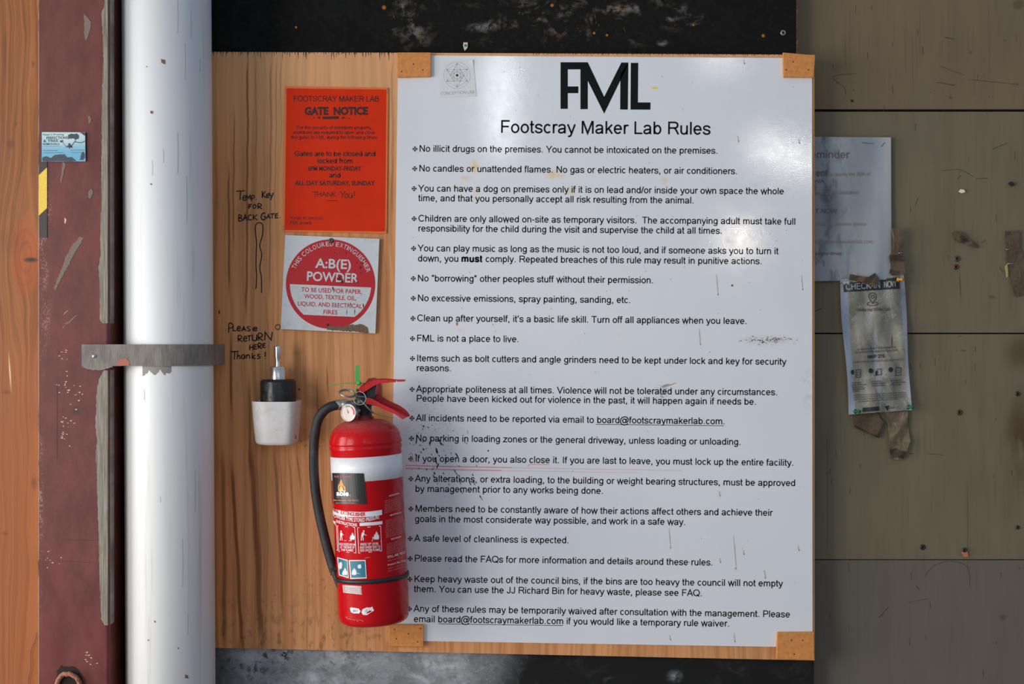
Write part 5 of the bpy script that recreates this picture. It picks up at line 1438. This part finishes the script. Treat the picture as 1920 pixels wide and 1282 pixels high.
    # floor of the channel and the rear flange, set back and swung to the right
    F = [W(a, b, df + .0008) for a, b in B1]; Bk = [W(a + 12, b - 6, db) for a, b in B1]; Tk = [W(a + 13, b - 7, db) for a, b in T1]
    n = len(F); mb.add(F + Bk, [(i, i + 1, n + i + 1, n + i) for i in range(n - 1)]); mb.add(Bk + Tk, [(i, i + 1, n + i + 1, n + i) for i in range(n - 1)])
    off = Vector((.0005, .0016, -.0006)); mb.add([p + off for p in Bk + Tk], [(i, n + i, n + i + 1, i + 1) for i in range(n - 1)])
    mb.add([W(747, 775, df), W(755.2, 786.2, df), Tk[-1], Bk[-1]], [(1, 2, 3)])
    part('squeeze_lever', mb, [redp.mat], root)
    # safety pin rings, cable and green tamper seal
    wire = flat('steel_wire', (.30, .30, .29, 1), .35, .8)
    mb = MB()
    for r in (0, 1):
        c0 = W(651 + r * .5, 736.5 + r * 1.8, XD - .026); P = []
        for i in range(28):
            t = 2 * math.pi * i / 28; P.append(c0 + Vector((math.cos(t) * .0145, math.sin(t) * .012, math.cos(t) * -.0022 + math.sin(t) * .0055)))
        mb.tube(P, .0013, 8, closed=True)
    part('pin_ring', mb, [wire], root, 'thick split ring on the safety pin')
    mb = MB(); c0 = W(674.5, 746.5, XD - .028); P = []
    for i in range(28):
        t = 2 * math.pi * i / 28; P.append(c0 + Vector((math.cos(t) * .0122, -.006 * math.cos(t), math.sin(t) * .0122)))
    mb.tube(P, .0007, 8, closed=True)
    mb.tube([W(661, 742, XD - .024), W(672, 743, XD - .022), W(684, 744, XD - .018)], .0016, 8)
    part('wire_loop', mb, [wire], root)
    mb = MB(); mb.tube([W(x_, y_, d_) for x_, y_, d_ in smoothline([(676, 750, XD - .03), (684, 758, XD - .03), (692, 767, XD - .028), (700, 774, XD - .02)])], .0016, 8)
    mb.tube([W(x_, y_, d_) for x_, y_, d_ in smoothline([(700, 774, XD - .02), (712, 778.4, XD), (724, 781, XD + .03), (738, 783, XD + .06)])], .0006, 6)
    part('tether_cable', mb, [wire], root)
    grn = G('green_seal_plastic', .4); grn.color((.06, .40, .09, 1)); grn.p.inputs['Subsurface Weight'].default_value = 0
    mb = MB(); mb.prism([(666.5, 686), (673.6, 684), (674, 715.5), (666.2, 715.5)], XD - .024, XD - .0228)
    mb.lathe([(.0001, -.004), (.003, -.0035), (.0042, -.001), (.0042, .002), (.002, .004), (.0001, .0042)], Matrix.Translation(W(673.5, 718, XD - .023)) @ Matrix.Rotation(math.pi / 2, 4, 'Y'), 14)
    mb.tube([W(x_, y_, d_) for x_, y_, d_ in smoothline([(617, 723.4, XD - .02), (632, 720.4, XD - .022), (650, 718.4, XD - .024), (668, 718.2, XD - .024), (682, 718, XD - .014)])], .0008, 6)
    mb.tube([W(x_, y_, d_) for x_, y_, d_ in smoothline([(671, 716, XD - .025), (669.5, 724, XD - .027), (666, 733, XD - .028), (664, 740, XD - .026), (668, 746, XD - .024), (671, 750, XD - .02)])], .0009, 6)
    part('tamper_seal', mb, [grn.mat], root, 'bright green plastic tamper seal')
    # hose
    P = smoothline([(638, 759, XD - .004), (628, 760, XD - .006), (616, 764, XD - .008), (605, 773, XD - .008), (596, 788, XD - .006), (591, 810, XD - .004), (588.5, 840, XD), (588.5, 880, XD), (591.5, 920, XD), (598, 960, XD), (607, 1000, XD - .002), (616, 1035, XD - .006), (623, 1058, XD - .010), (627, 1070, XD - .014)], 6)
    gh = G('braided_rubber_hose', .42); x, y, z = gh.obj(); v1 = gh.m('SINE', (z + x) * 2400) ; v2 = gh.m('SINE', (z - x) * 2400)
    nn = gh.noise(gh.vec(x, y, z), 60, 4); gh.color(gh.mix(gh.sm(nn, .5, .75) * .6, (.018, .018, .019, 1), (.06, .05, .045, 1))).bump(v1 * v2, .35, .0006)
    mb = MB(); mb.tube([W(*p) for p in P], .0091, 16); part('hose', mb, [gh.mat], root)
    mb = MB(); nz = [W(626, 1066, XD - .014), W(630, 1080, XD - .017), W(633, 1092, XD - .02), W(637, 1104, XD - .022)]
    mb.tube(nz, .0075, 14, r1=.0035)
    for t, yy in ((.0098, 1066), (.0092, 1072.5)):
        c0 = W(626.5 + (yy - 1066) * .3, yy, XD - .014); c1 = W(627.5 + (yy - 1066) * .3, yy + 4, XD - .0145); mb.tube([c0, c1], t, 14)
    mb.prism([(620, 1066), (631, 1062), (633, 1068), (622, 1071)], XD - .027, XD - .012)
    part('hose_nozzle', mb, [rub], root)
    # wall hook
    hk = thing('wall_hook', 'dark red hanging bracket on the plywood behind the extinguisher levers', 'bracket', W(706, 730, Y_PLY))
    mb = MB(); yb = Y_PLY - .0006
    ol = [(686, 716), (691, 709.5), (700, 708), (708, 711), (713, 722), (713.5, 744), (702, 748), (690, 748)]
    mb.prism(ol, yb - .003, yb)
    part('back_plate', mb, [flat('hook_red', (.30, .014, .016, 1), .45)], hk)
    mb = MB(); mb.tube([W(702, 742, yb - .002), W(700, 750, yb - .03), W(699, 756, XD + .025)], .0045, 10); part('prong', mb, [flat('hook_black', (.02, .02, .02, 1), .5)], hk)
extinguisher()

# ------------------------------------------------------------------ papers, tape, pins and screws on the beige wall
YB = Y_BEIGE
def reminder():
    d0 = YB - .009; loc = W(1585, 390, d0)
    root = thing('reminder_poster', 'faded grey-stained reminder poster half hidden behind the rules board', 'poster', loc)
    g = G('damp_paper', .7, spec=.3); u, v = g.uv(loc, d0)
    n1 = g.noise(g.vec(u * .018, v * .008), 1.0, 5, .6, .8); n2 = g.noise(g.vec(u * .05, v * .018, 4.0), 1.0, 4, .6)
    c = g.mix(g.sm(n1, .35, .7), (.34, .37, .405, 1), (.42, .418, .41, 1))
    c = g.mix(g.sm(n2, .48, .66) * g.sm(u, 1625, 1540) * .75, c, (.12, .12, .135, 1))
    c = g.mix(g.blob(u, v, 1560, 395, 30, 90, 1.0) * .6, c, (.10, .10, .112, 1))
    c = g.mix(g.sm(u, 1650, 1664) * .5, c, (.50, .50, .48, 1))
    g.color(c)
    def depth(x, y):
        e = min(1, max(0, (1672 - x) / 30))
        return d0 - .003 * math.sin((x - 1500) * .06 + y * .010) * e - .003 * math.sin(y * .017 + x * .03) * e - (.004 * max(0, (y - 480) / 45) if x > 1600 else 0)
    q = [(1495, 256), (1670.5, 257.5), (1671.5, 524), (1495, 528)]
    m = grid_quad(q, 26, 34)
    mb = MB(); mb.add([W(x, y, depth(x, y)) for x, y in m[0]], m[1], 0, True)
    o = part('paper', mb, [g.mat], root); s = o.modifiers.new('thick', 'SOLIDIFY'); s.thickness = .0003; s.offset = -1; es = o.modifiers.new('edges', 'EDGE_SPLIT'); es.split_angle = .7
    fn = lambda x, y: W(x, y, depth(x, y) - .0009)
    ink = flat('faded_ink', alb(86, 80, 78), .7); br = flat('faded_brown_ink', alb(128, 116, 104), .7)
    mb = MB()
    mb = MB(); mb.flat2(sans('Reminder', 1506, 296, 1591.5, 296.6, 20, 85), fn, 0); part('faded_line', mb, [ink, br], root)
    mb = MB(); mb.flat2(sans('ent', 1531, 330, 1550.5, 330, 17, 120), fn, 0); part('faded_line', mb, [ink, br], root)
    mb = MB(); mb.flat2(sans('is due by the 30th of', 1556, 330, 1631, 329, 9.5, 85), fn, 1); part('faded_line', mb, [ink, br], root)
    mb = MB(); mb.flat2(sans('month', 1512, 342.5, 1545, 342.5, 9.5, 85), fn, 0); part('faded_line', mb, [ink, br], root)
    mb = MB(); mb.flat2(sans('event and invitation', 1530, 364.5, 1610, 364, 9.5, 90), fn, 1); part('faded_line', mb, [ink, br], root)
    mb = MB(); mb.flat2(sans('T NOW', 1529.5, 399.6, 1568.5, 399.6, 12, 90), fn, 0); part('faded_line', mb, [ink, br], root)
    mb = MB(); mb.flat2(sans('u have a question please', 1530, 423, 1624, 422.6, 9, 80), fn, 1); part('faded_line', mb, [ink, br], root)
    mb = MB(); mb.flat2(sans('b@footscraymakerlab.com', 1529, 456.5, 1636, 456, 10, 80), fn, 1); part('faded_line', mb, [ink, br], root)
    mb = MB(); mb.flat2(sans('at late times', 1529, 478, 1578, 478, 8.5, 80), fn, 0); part('faded_line', mb, [ink, br], root)
    mb = MB()
    for P in ([(1652, 275), (1659, 267)], [(1616, 267), (1628, 268.5), (1638, 269)]): mb.flat2(ribbon(P, 1.2), fn, 0)
    part('pen_mark', mb, [ink, br], root)
reminder()

CI = [(1575.5, 523.5), (1694.5, 514.5), (1709.5, 768.5), (1591, 777)]
def checkin():
    d0 = YB - .012; loc = W(1643, 648, d0)
    root = thing('checkin_notice', 'crumpled check-in notice in a yellowed plastic sleeve, pinned below the reminder poster', 'notice', loc)
    g = G('yellowed_sleeve_paper', .42, spec=.4); u, v = g.uv(loc, d0)
    n1 = g.noise(g.vec(u * .03, v * .02), 1.0, 5, .6, .6); n2 = g.noise(g.vec(u * .10 - v * .05, v * .03), 1.0, 4, .6)
    c = g.mix(g.sm(n1, .35, .7), (.31, .29, .24, 1), (.215, .195, .15, 1))
    xl = u - (v - 523) * .0625                   # sheet runs slightly to the right as it goes down
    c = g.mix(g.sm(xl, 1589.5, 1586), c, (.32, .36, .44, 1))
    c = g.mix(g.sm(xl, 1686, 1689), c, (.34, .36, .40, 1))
    c = g.mix(g.blob(xl, v, 1634, 690, 6, 95, .4) * .5, c, (.46, .49, .55, 1))  # pale upright highlight on the sleeve, painted into its colour
    c = g.mix(g.blob(xl, v, 1622, 600, 10, 40, .6) * .4, c, (.46, .47, .48, 1))  # shorter whitish highlight further up, also painted in
    c = g.mix(g.sm(n2, .55, .70) * .6, c, (.13, .10, .07, 1)); cr = g.m('ABSOLUTE', g.noise(g.vec(u * .035 + v * .02, v * .03 - u * .01, 6.0), 1.0, 2, .5) - .5); c = g.mix(g.sm(cr, .012, .002) * .55, c, (.46, .45, .42, 1))
    c = g.mix(g.streak(u, v, 1673, 625, 1673, 655, 2.2, 14), c, (.10, .05, .03, 1))
    g.color(c); g.bump(n2 + n1, .4, .002)
    def shape(a, b):
        x = CI[0][0] * (1 - a) * (1 - b) + CI[1][0] * a * (1 - b) + CI[2][0] * a * b + CI[3][0] * (1 - a) * b
        y = CI[0][1] * (1 - a) * (1 - b) + CI[1][1] * a * (1 - b) + CI[2][1] * a * b + CI[3][1] * (1 - a) * b
        x += -3.2 * math.sin(b * math.pi * 2) * .6 * (1 - a) + 1.2 * math.sin(b * 7) * a
        return x, y
    def depth(x, y):
        a = (x - 1578 - (y - 520) * .065) / 118; b = (y - 520) / 255
        return d0 - .004 * math.sin(max(0, min(1, a)) * math.pi) * (1 + .6 * math.sin(b * 8)) - .0025 * math.sin(y * .045 + x * .08) + .002 * math.sin(x * .17 - y * .03)
    mb = MB(); vs = []; nx, ny = 24, 44
    for j in range(ny + 1):
        for i in range(nx + 1):
            x, y = shape(i / nx, j / ny); vs.append(W(x, y, depth(x, y)))
    mb.add(vs, [(j * (nx + 1) + i, (j + 1) * (nx + 1) + i, (j + 1) * (nx + 1) + i + 1, j * (nx + 1) + i + 1) for j in range(ny) for i in range(nx)], 0, True)
    o = part('sleeved_sheet', mb, [g.mat], root); s = o.modifiers.new('thick', 'SOLIDIFY'); s.thickness = .0004; s.offset = -1; es = o.modifiers.new('edges', 'EDGE_SPLIT'); es.split_angle = .7
    fn = lambda x, y: W(x, y, depth(x, y) - .0012); fn2 = lambda x, y: W(x, y, depth(x, y) - .0018)
    ink = flat('notice_black_ink', (.018, .018, .02, 1), .5); gr = flat('notice_grey_letters', (.30, .30, .29, 1), .5); dim = flat('notice_small_ink', (.10, .095, .09, 1), .6)
    mb = MB(); mb.flat2(grid_quad([(1581, 531.5), (1685.5, 519.5), (1687, 541), (1582.2, 547.5)], 16, 4), fn, 0)
    for s, a, b, ya, yb in (('CHECK-IN', 1587, 1650.5, 543.4, 539.6), ('NOW', 1658, 1680.5, 539, 537.4)):
        mb.flat2(sans(s, a, ya, b, yb, 16, 150), fn2, 1)
    part('header_bar', mb, [ink, gr], root, 'black heading bar reading CHECK-IN NOW')
    mb = MB()
    cx, cy = 1636, 557
    mb.flat2(ribbon([(cx, cy + 12), (cx - 5.5, cy + 3.5), (cx - 7.3, cy - 1), (cx - 6.6, cy - 4.6), (cx - 3.6, cy - 7.4), (cx, cy - 8.3), (cx + 3.6, cy - 7.4), (cx + 6.6, cy - 4.6), (cx + 7.3, cy - 1), (cx + 5.5, cy + 3.5)], 1.3, True), fn2, 0)
    mb.flat2(ribbon(flatten([('a', cx, cy - 1, 3, 3, 0, 360)]), 1.3, True), fn2, 0)
    mb.flat2(ribbon(smoothline([(cx - 5, cy + 9), (cx - 9.5, cy + 11.5), (cx - 9, cy + 14.5), (cx, cy + 16), (cx + 9.5, cy + 13.6), (cx + 9.6, cy + 10.8), (cx + 5, cy + 9)]), 1.2), fn2, 0)
    part('map_pin_icon', mb, [ink], root)
    mb = MB()
    mb.flat2(sans('Footscray Maker Lab', 1606, 583.4, 1669, 581.6, 7.6, 120), fn2, 0)
    mb.flat2(sans('Unable to scan? Download the', 1607, 656.6, 1679, 652, 5.6, 110), fn2, 0)
    mb.flat2(sans('Service Victoria app and use code:', 1603, 662.4, 1683.5, 657.6, 5.6, 110), fn2, 0)
    mb.flat2(sans('MKP 2T5', 1627.6, 671.8, 1658.5, 670, 8.4, 140), fn2, 1)
    mb.flat2(sans('Learn more at: service.vic.gov.au/check-in', 1600, 680.4, 1692, 675, 5.2, 100), fn2, 0)
    for n_, (x, y) in enumerate(((1598.6, 697.6), (1632.8, 694.8), (1670.2, 692.8))):
        mb.flat2(disc2(x, y, 3.0 if n_ == 0 else 4.3, 4.6, n=16), fn2, 1)
    def phone(l, t, w_, h_, sk=0):
        mb.flat2(ribbon([(l, t), (l + w_, t - .6), (l + w_ + sk, t + h_ - .6), (l + sk, t + h_)], 1.0, True), fn2, 1)
    phone(1605.2, 693.4, 8.8, 14); phone(1645, 692, 7.4, 11); phone(1679.4, 689.6, 9.6, 14)
    mb.flat2(ragged([(1641.4, 696), (1644.4, 694), (1645, 703), (1641.6, 705)], .4, 2), fn2, 1); mb.flat2(ribbon(flatten([('a', 1684.3, 696.4, 2.2, 2.2, 0, 360)]), .7, True), fn2, 1)
    mb.flat2(ribbon([(1607, 697.5), (1612, 697.2), (1612.2, 703), (1607.2, 703.4)], .6, True), fn2, 1)
    for x0, y0, ls in ((1598.6, 719, (16, 25, 19, 22, 12)), (1633.6, 716.4, (17, 25, 25)), (1671, 714.6, (20, 27, 18))):
        for i, L in enumerate(ls): mb.flat2(sans('tap the sign and check in'[:max(6, int(L * .9))].strip(), x0, y0 + i * 4, x0 + L, y0 + i * 4 - L * .05, 4.2, 120), fn2, 0)
    for i in range(4): mb.flat2(sans('your information is kept safe for twenty eight days and then', 1600 + i * .3 + (8 if i == 3 else 0), 742 + i * 4, 1698 - (14 if i == 3 else 0), 736.6 + i * 4, 4, 95), fn2, 0)
    mb.flat2(grid_quad([(1617.4, 764.2), (1648.6, 762), (1649, 769.6), (1617.8, 772)], 6, 2), fn, 1)
    mb.flat2(poly2((1658.6, 761.4), (1666.8, 760.6), (1664.4, 770.6)), fn2, 1); mb.flat2(sans('VICTORIA', 1666.4, 766, 1677.4, 765, 4, 110), fn2, 0)
    part('small_print', mb, [dim, ink], root)
checkin()

tape_m = flat('old_brown_tape', alb(78, 62, 43), .4, wear=.35, scale=140)
tape_d = flat('dark_brown_tape', alb(54, 42, 32), .4, wear=.4, scale=160)
tape_c = flat('cloudy_clear_tape', alb(94, 82, 64), .22, wear=.3, scale=120)
def curl(name, outline, d, mats, label, cat, amp=.003, f=.15, grp=None, t=.0005, mi=0, extra=()):
    """a strip of tape with a slightly curled surface"""
    cx = sum(p[0] for p in outline) / len(outline); cy = sum(p[1] for p in outline) / len(outline); loc = W(cx, cy, d)
    bm = bmesh.new()
    fn = lambda x, y: W(x, y, d - amp * (.5 + .5 * math.sin(x * f + y * f * .7)))
    mb = MB()
    def addp(pts, dd, m):
        o, _ = ragged(pts, .5, 5)
        c = (sum(p[0] for p in o) / len(o), sum(p[1] for p in o) / len(o)); n = len(o)
        mid = [((p[0] + c[0]) / 2, (p[1] + c[1]) / 2) for p in o]
        vs = [fn(*p) + Vector((0, dd, 0)) for p in o + mid + [c]]
        mb.add(vs, [(i, (i + 1) % n, n + (i + 1) % n, n + i) for i in range(n)] + [(n + i, n + (i + 1) % n, 2 * n) for i in range(n)], m, False)
    addp(outline, 0, mi)
    for e, m in extra: addp(e, -.0012, m)
    o = solo(name, mb, mats, loc, label, cat, grp)
    s = o.modifiers.new('thick', 'SOLIDIFY'); s.thickness = t; s.offset = -1 if False else 1
    bm.free(); return o
G_T = 'scraps of old tape'
curl('tape_strip', [(1672, 427), (1692.5, 426.5), (1694, 450), (1696, 478), (1697, 514), (1685, 515.5), (1668, 513), (1671, 500), (1667, 480), (1672, 474)], YB - .017, [tape_m, tape_d], 'upright brown tape strip across the lower right edge of the reminder poster', 'tape', .003, .12, G_T,
     extra=(([(1671, 478), (1696, 480), (1697, 490), (1670, 488)], 1), ([(1668, 505), (1686, 508), (1685, 515), (1668, 512)], 1)))
curl('tape_strip', [(1593.5, 514), (1634, 520.5), (1640, 512), (1651.5, 526), (1648, 532), (1633, 536), (1610, 527), (1592, 524.5)], YB - .019, [tape_m, tape_d], 'torn brown tape scrap stuck over the check-in notice heading', 'tape', .004, .2, G_T,
     extra=(([(1638, 512), (1652, 527), (1638, 533)], 1),))
curl('tape_strip', [(1601, 774), (1645, 774), (1655.5, 792), (1649, 820.5), (1626, 810), (1602.5, 798.5)], YB - .004, [tape_m, tape_d], 'brown tape flap folded under the bottom edge of the check-in notice', 'tape', .003, .1, G_T,
     extra=(([(1602.5, 798), (1649, 819.5), (1649, 821.5), (1602, 800.5)], 1), ([(1645, 818), (1655.5, 791.5), (1656.5, 793.5), (1649, 821)], 1)))
curl('tape_strip', [(1657, 772), (1702, 770), (1703, 800), (1707, 826), (1697, 858), (1684, 862), (1669, 858), (1666, 812), (1664, 792)], YB - .005, [tape_c, tape_d], 'cloudy clear tape tail hanging below the check-in notice', 'tape', .004, .16, G_T,
     extra=(([(1668, 842), (1680, 840), (1688, 846), (1699, 846), (1694, 860), (1683, 857), (1670, 859)], 1),))
curl('tape_strip', [(1885, 433.5), (1911, 432.5), (1913, 460), (1921, 494), (1924, 552), (1904, 556.5), (1895, 520), (1889, 490), (1888, 470)], YB - .004, [tape_m, tape_d], 'long brown tape strip at the right edge of the beige wall', 'tape', .002, .1, G_T,
     extra=(([(1885, 433.5), (1896, 433), (1892, 439), (1886, 441)], 1),))
curl('tape_strip', [(1786, 436), (1795, 432.6), (1806, 437), (1821, 451), (1837, 463), (1831, 464.5), (1815, 457.5), (1800, 455), (1789, 447)], YB - .003, [tape_m, tape_d], 'small twisted brown tape scrap alone in the middle of the beige wall', 'tape', .003, .2, G_T,
     extra=(([(1800, 441), (1818, 452), (1806, 454)], 1),))
curl('paper_scrap', [(1884, 500), (1889, 494), (1890, 518), (1887, 521)], YB - .006, [flat('yellow_paper', alb(150, 138, 86), .7)], 'tiny yellowish paper scrap under the long tape strip at right', 'paper', .001)
curl('paper_scrap', [(1797, 359), (1801, 355), (1808, 355.5), (1810, 360), (1803, 362)], YB - .003, [flat('torn_white_paper', alb(190, 180, 168), .7)], 'tiny torn white paper scrap on the beige wall above the brown tape scrap', 'paper', .002)
curl('paper_scrap', [(1890, 344), (1894, 340), (1899, 341), (1903, 347), (1897, 350)], YB - .003, [flat('black_scrap', alb(26, 20, 14), .7)], 'tiny black torn scrap on the beige wall above the long tape strip', 'paper', .002)
curl('copper_tab', [(1801.5, 1034), (1814, 1033), (1815.5, 1044.5), (1807, 1043)], YB - .0025, [flat('copper_scrap', alb(176, 108, 78), .45, .3)], 'small coppery tab held under the screw near the lowest board joint', 'tab', .001)
curl('paper_tag', [(868.5, 79), (877, 80), (876.5, 90), (871.5, 95.5), (868, 86)], -.003, [flat('tag_paper', alb(176, 172, 158), .6), flat('tag_teal', alb(60, 100, 92), .5)], 'tiny pale torn tag stuck on the black panel above the sticker', 'tag', .0005, extra=(([(870.5, 83), (875, 83.4), (874.6, 88), (870.4, 87.4)], 1),))
staple(1890, 467.5, 6, 0, YB - .0064, 'on the left edge of the long tape strip at the right', grp='staples on tape')
staple(1898, 494, 16, -3, YB - .0068, 'across the middle of the long tape strip at the right', grp='staples on tape')
staple(1689, 474, 8, -3, YB - .0215, 'on the upright tape beside the reminder poster', grp='staples on tape')

def push_pin(px, py, d, col, mname, label, ang):
    loc = W(px, py, d)
    a = math.radians(ang)
    ax = Vector((math.cos(a) * .62, -.75, math.sin(a) * .3)).normalized()
    M = Matrix.Translation(loc) @ Vector((0, 0, 1)).rotation_difference(ax).to_matrix().to_4x4()
    g = G(mname, .3); g.color(col)
    root = thing('push_pin', label, 'push pin', loc, group='push pins on the notice')
    mb = MB(); mb.lathe([(.0001, .0), (.0045, .0), (.0048, .0012), (.0024, .0028), (.0022, .0075), (.0036, .009), (.004, .0105), (.0034, .0118), (.0001, .0122)], M, 18); part('head', mb, [g.mat], root)
    mb = MB(); mb.tube([loc + ax * .001, loc - ax * .016], .0006, 6); part('needle', mb, [STEEL], root)
push_pin(1683.5, 524, YB - .019, (.72, .34, .02, 1), 'yellow_pin', 'yellow push pin at the top right corner of the check-in notice', 0)
push_pin(1603, 771, YB - .016, (.008, .17, .06, 1), 'green_pin', 'green push pin at the bottom left corner of the check-in notice', 0)
push_pin(1702, 763, YB - .016, (.008, .17, .06, 1), 'green_pin', 'green push pin at the bottom right corner of the check-in notice', 0)
push_pin(1583, 530, YB - .017, (.46, .47, .50, 1), 'white_pin', 'greyish white push pin at the top left corner of the check-in notice', 0)

def screw(px, py, d, r, col, label, grp='screws in the beige wall', metal=.5):
    loc = W(px, py, d); M = Matrix.Translation(loc) @ Matrix.Rotation(math.pi / 2, 4, 'X')
    k = r * S
    root = thing('screw', label, 'screw', loc, group=grp)
    mb = MB(); mb.lathe([(k * .4, .0006), (k * .45, .0022), (k * .8, .0018), (k, .0004), (k, 0)], M, 18); part('head', mb, [flat('screw_metal', col, .42, metal, wear=.5, scale=900)], root)
    mb = MB(); mb.lathe([(.0001, .0004), (k * .42, .0007)], M, 12); part('drive_socket', mb, [flat('socket_dark', (.01, .008, .007, 1), .8)], root)
grey = alb(84, 72, 62); brn = alb(86, 56, 44); dkg = alb(58, 52, 46)
screw(1794.5, 485, YB - .0002, 6, grey, 'upper of two close screws right of the poster on the beige wall')
screw(1792.5, 500.5, YB - .0002, 5.4, brn, 'lower of two close screws right of the poster on the beige wall')
screw(1799, 773, YB - .0002, 5.6, brn, 'rusty screw on the beige wall, level with the bottom of the check-in notice')
screw(1908, 738, YB - .0002, 4.8, dkg, 'dark screw in the brown stain at the right edge of the beige wall')
screw(1908, 988.5, YB - .0002, 4, dkg, 'small dark screw low at the right edge of the beige wall')
screw(1730, 1025.5, YB - .0002, 5.4, dkg, 'round dark screw just above the lowest board joint')
screw(1808.5, 1031, YB - .0034, 4.6, dkg, 'dark screw through the coppery tab near the lowest board joint')
screw(1597.5, 189, YB - .0002, 2.6, dkg, 'tiny dark screw just above the top board joint on the beige wall')
screw(1468.5, 61.5, -.0004, 5.6, alb(128, 126, 122), 'bright screw near the right edge of the black panel', 'screw in the black panel', .7)

# keep scratch data out of the file: remove unused meshes
for me in list(bpy.data.meshes):
    if me.users == 0: bpy.data.meshes.remove(me)
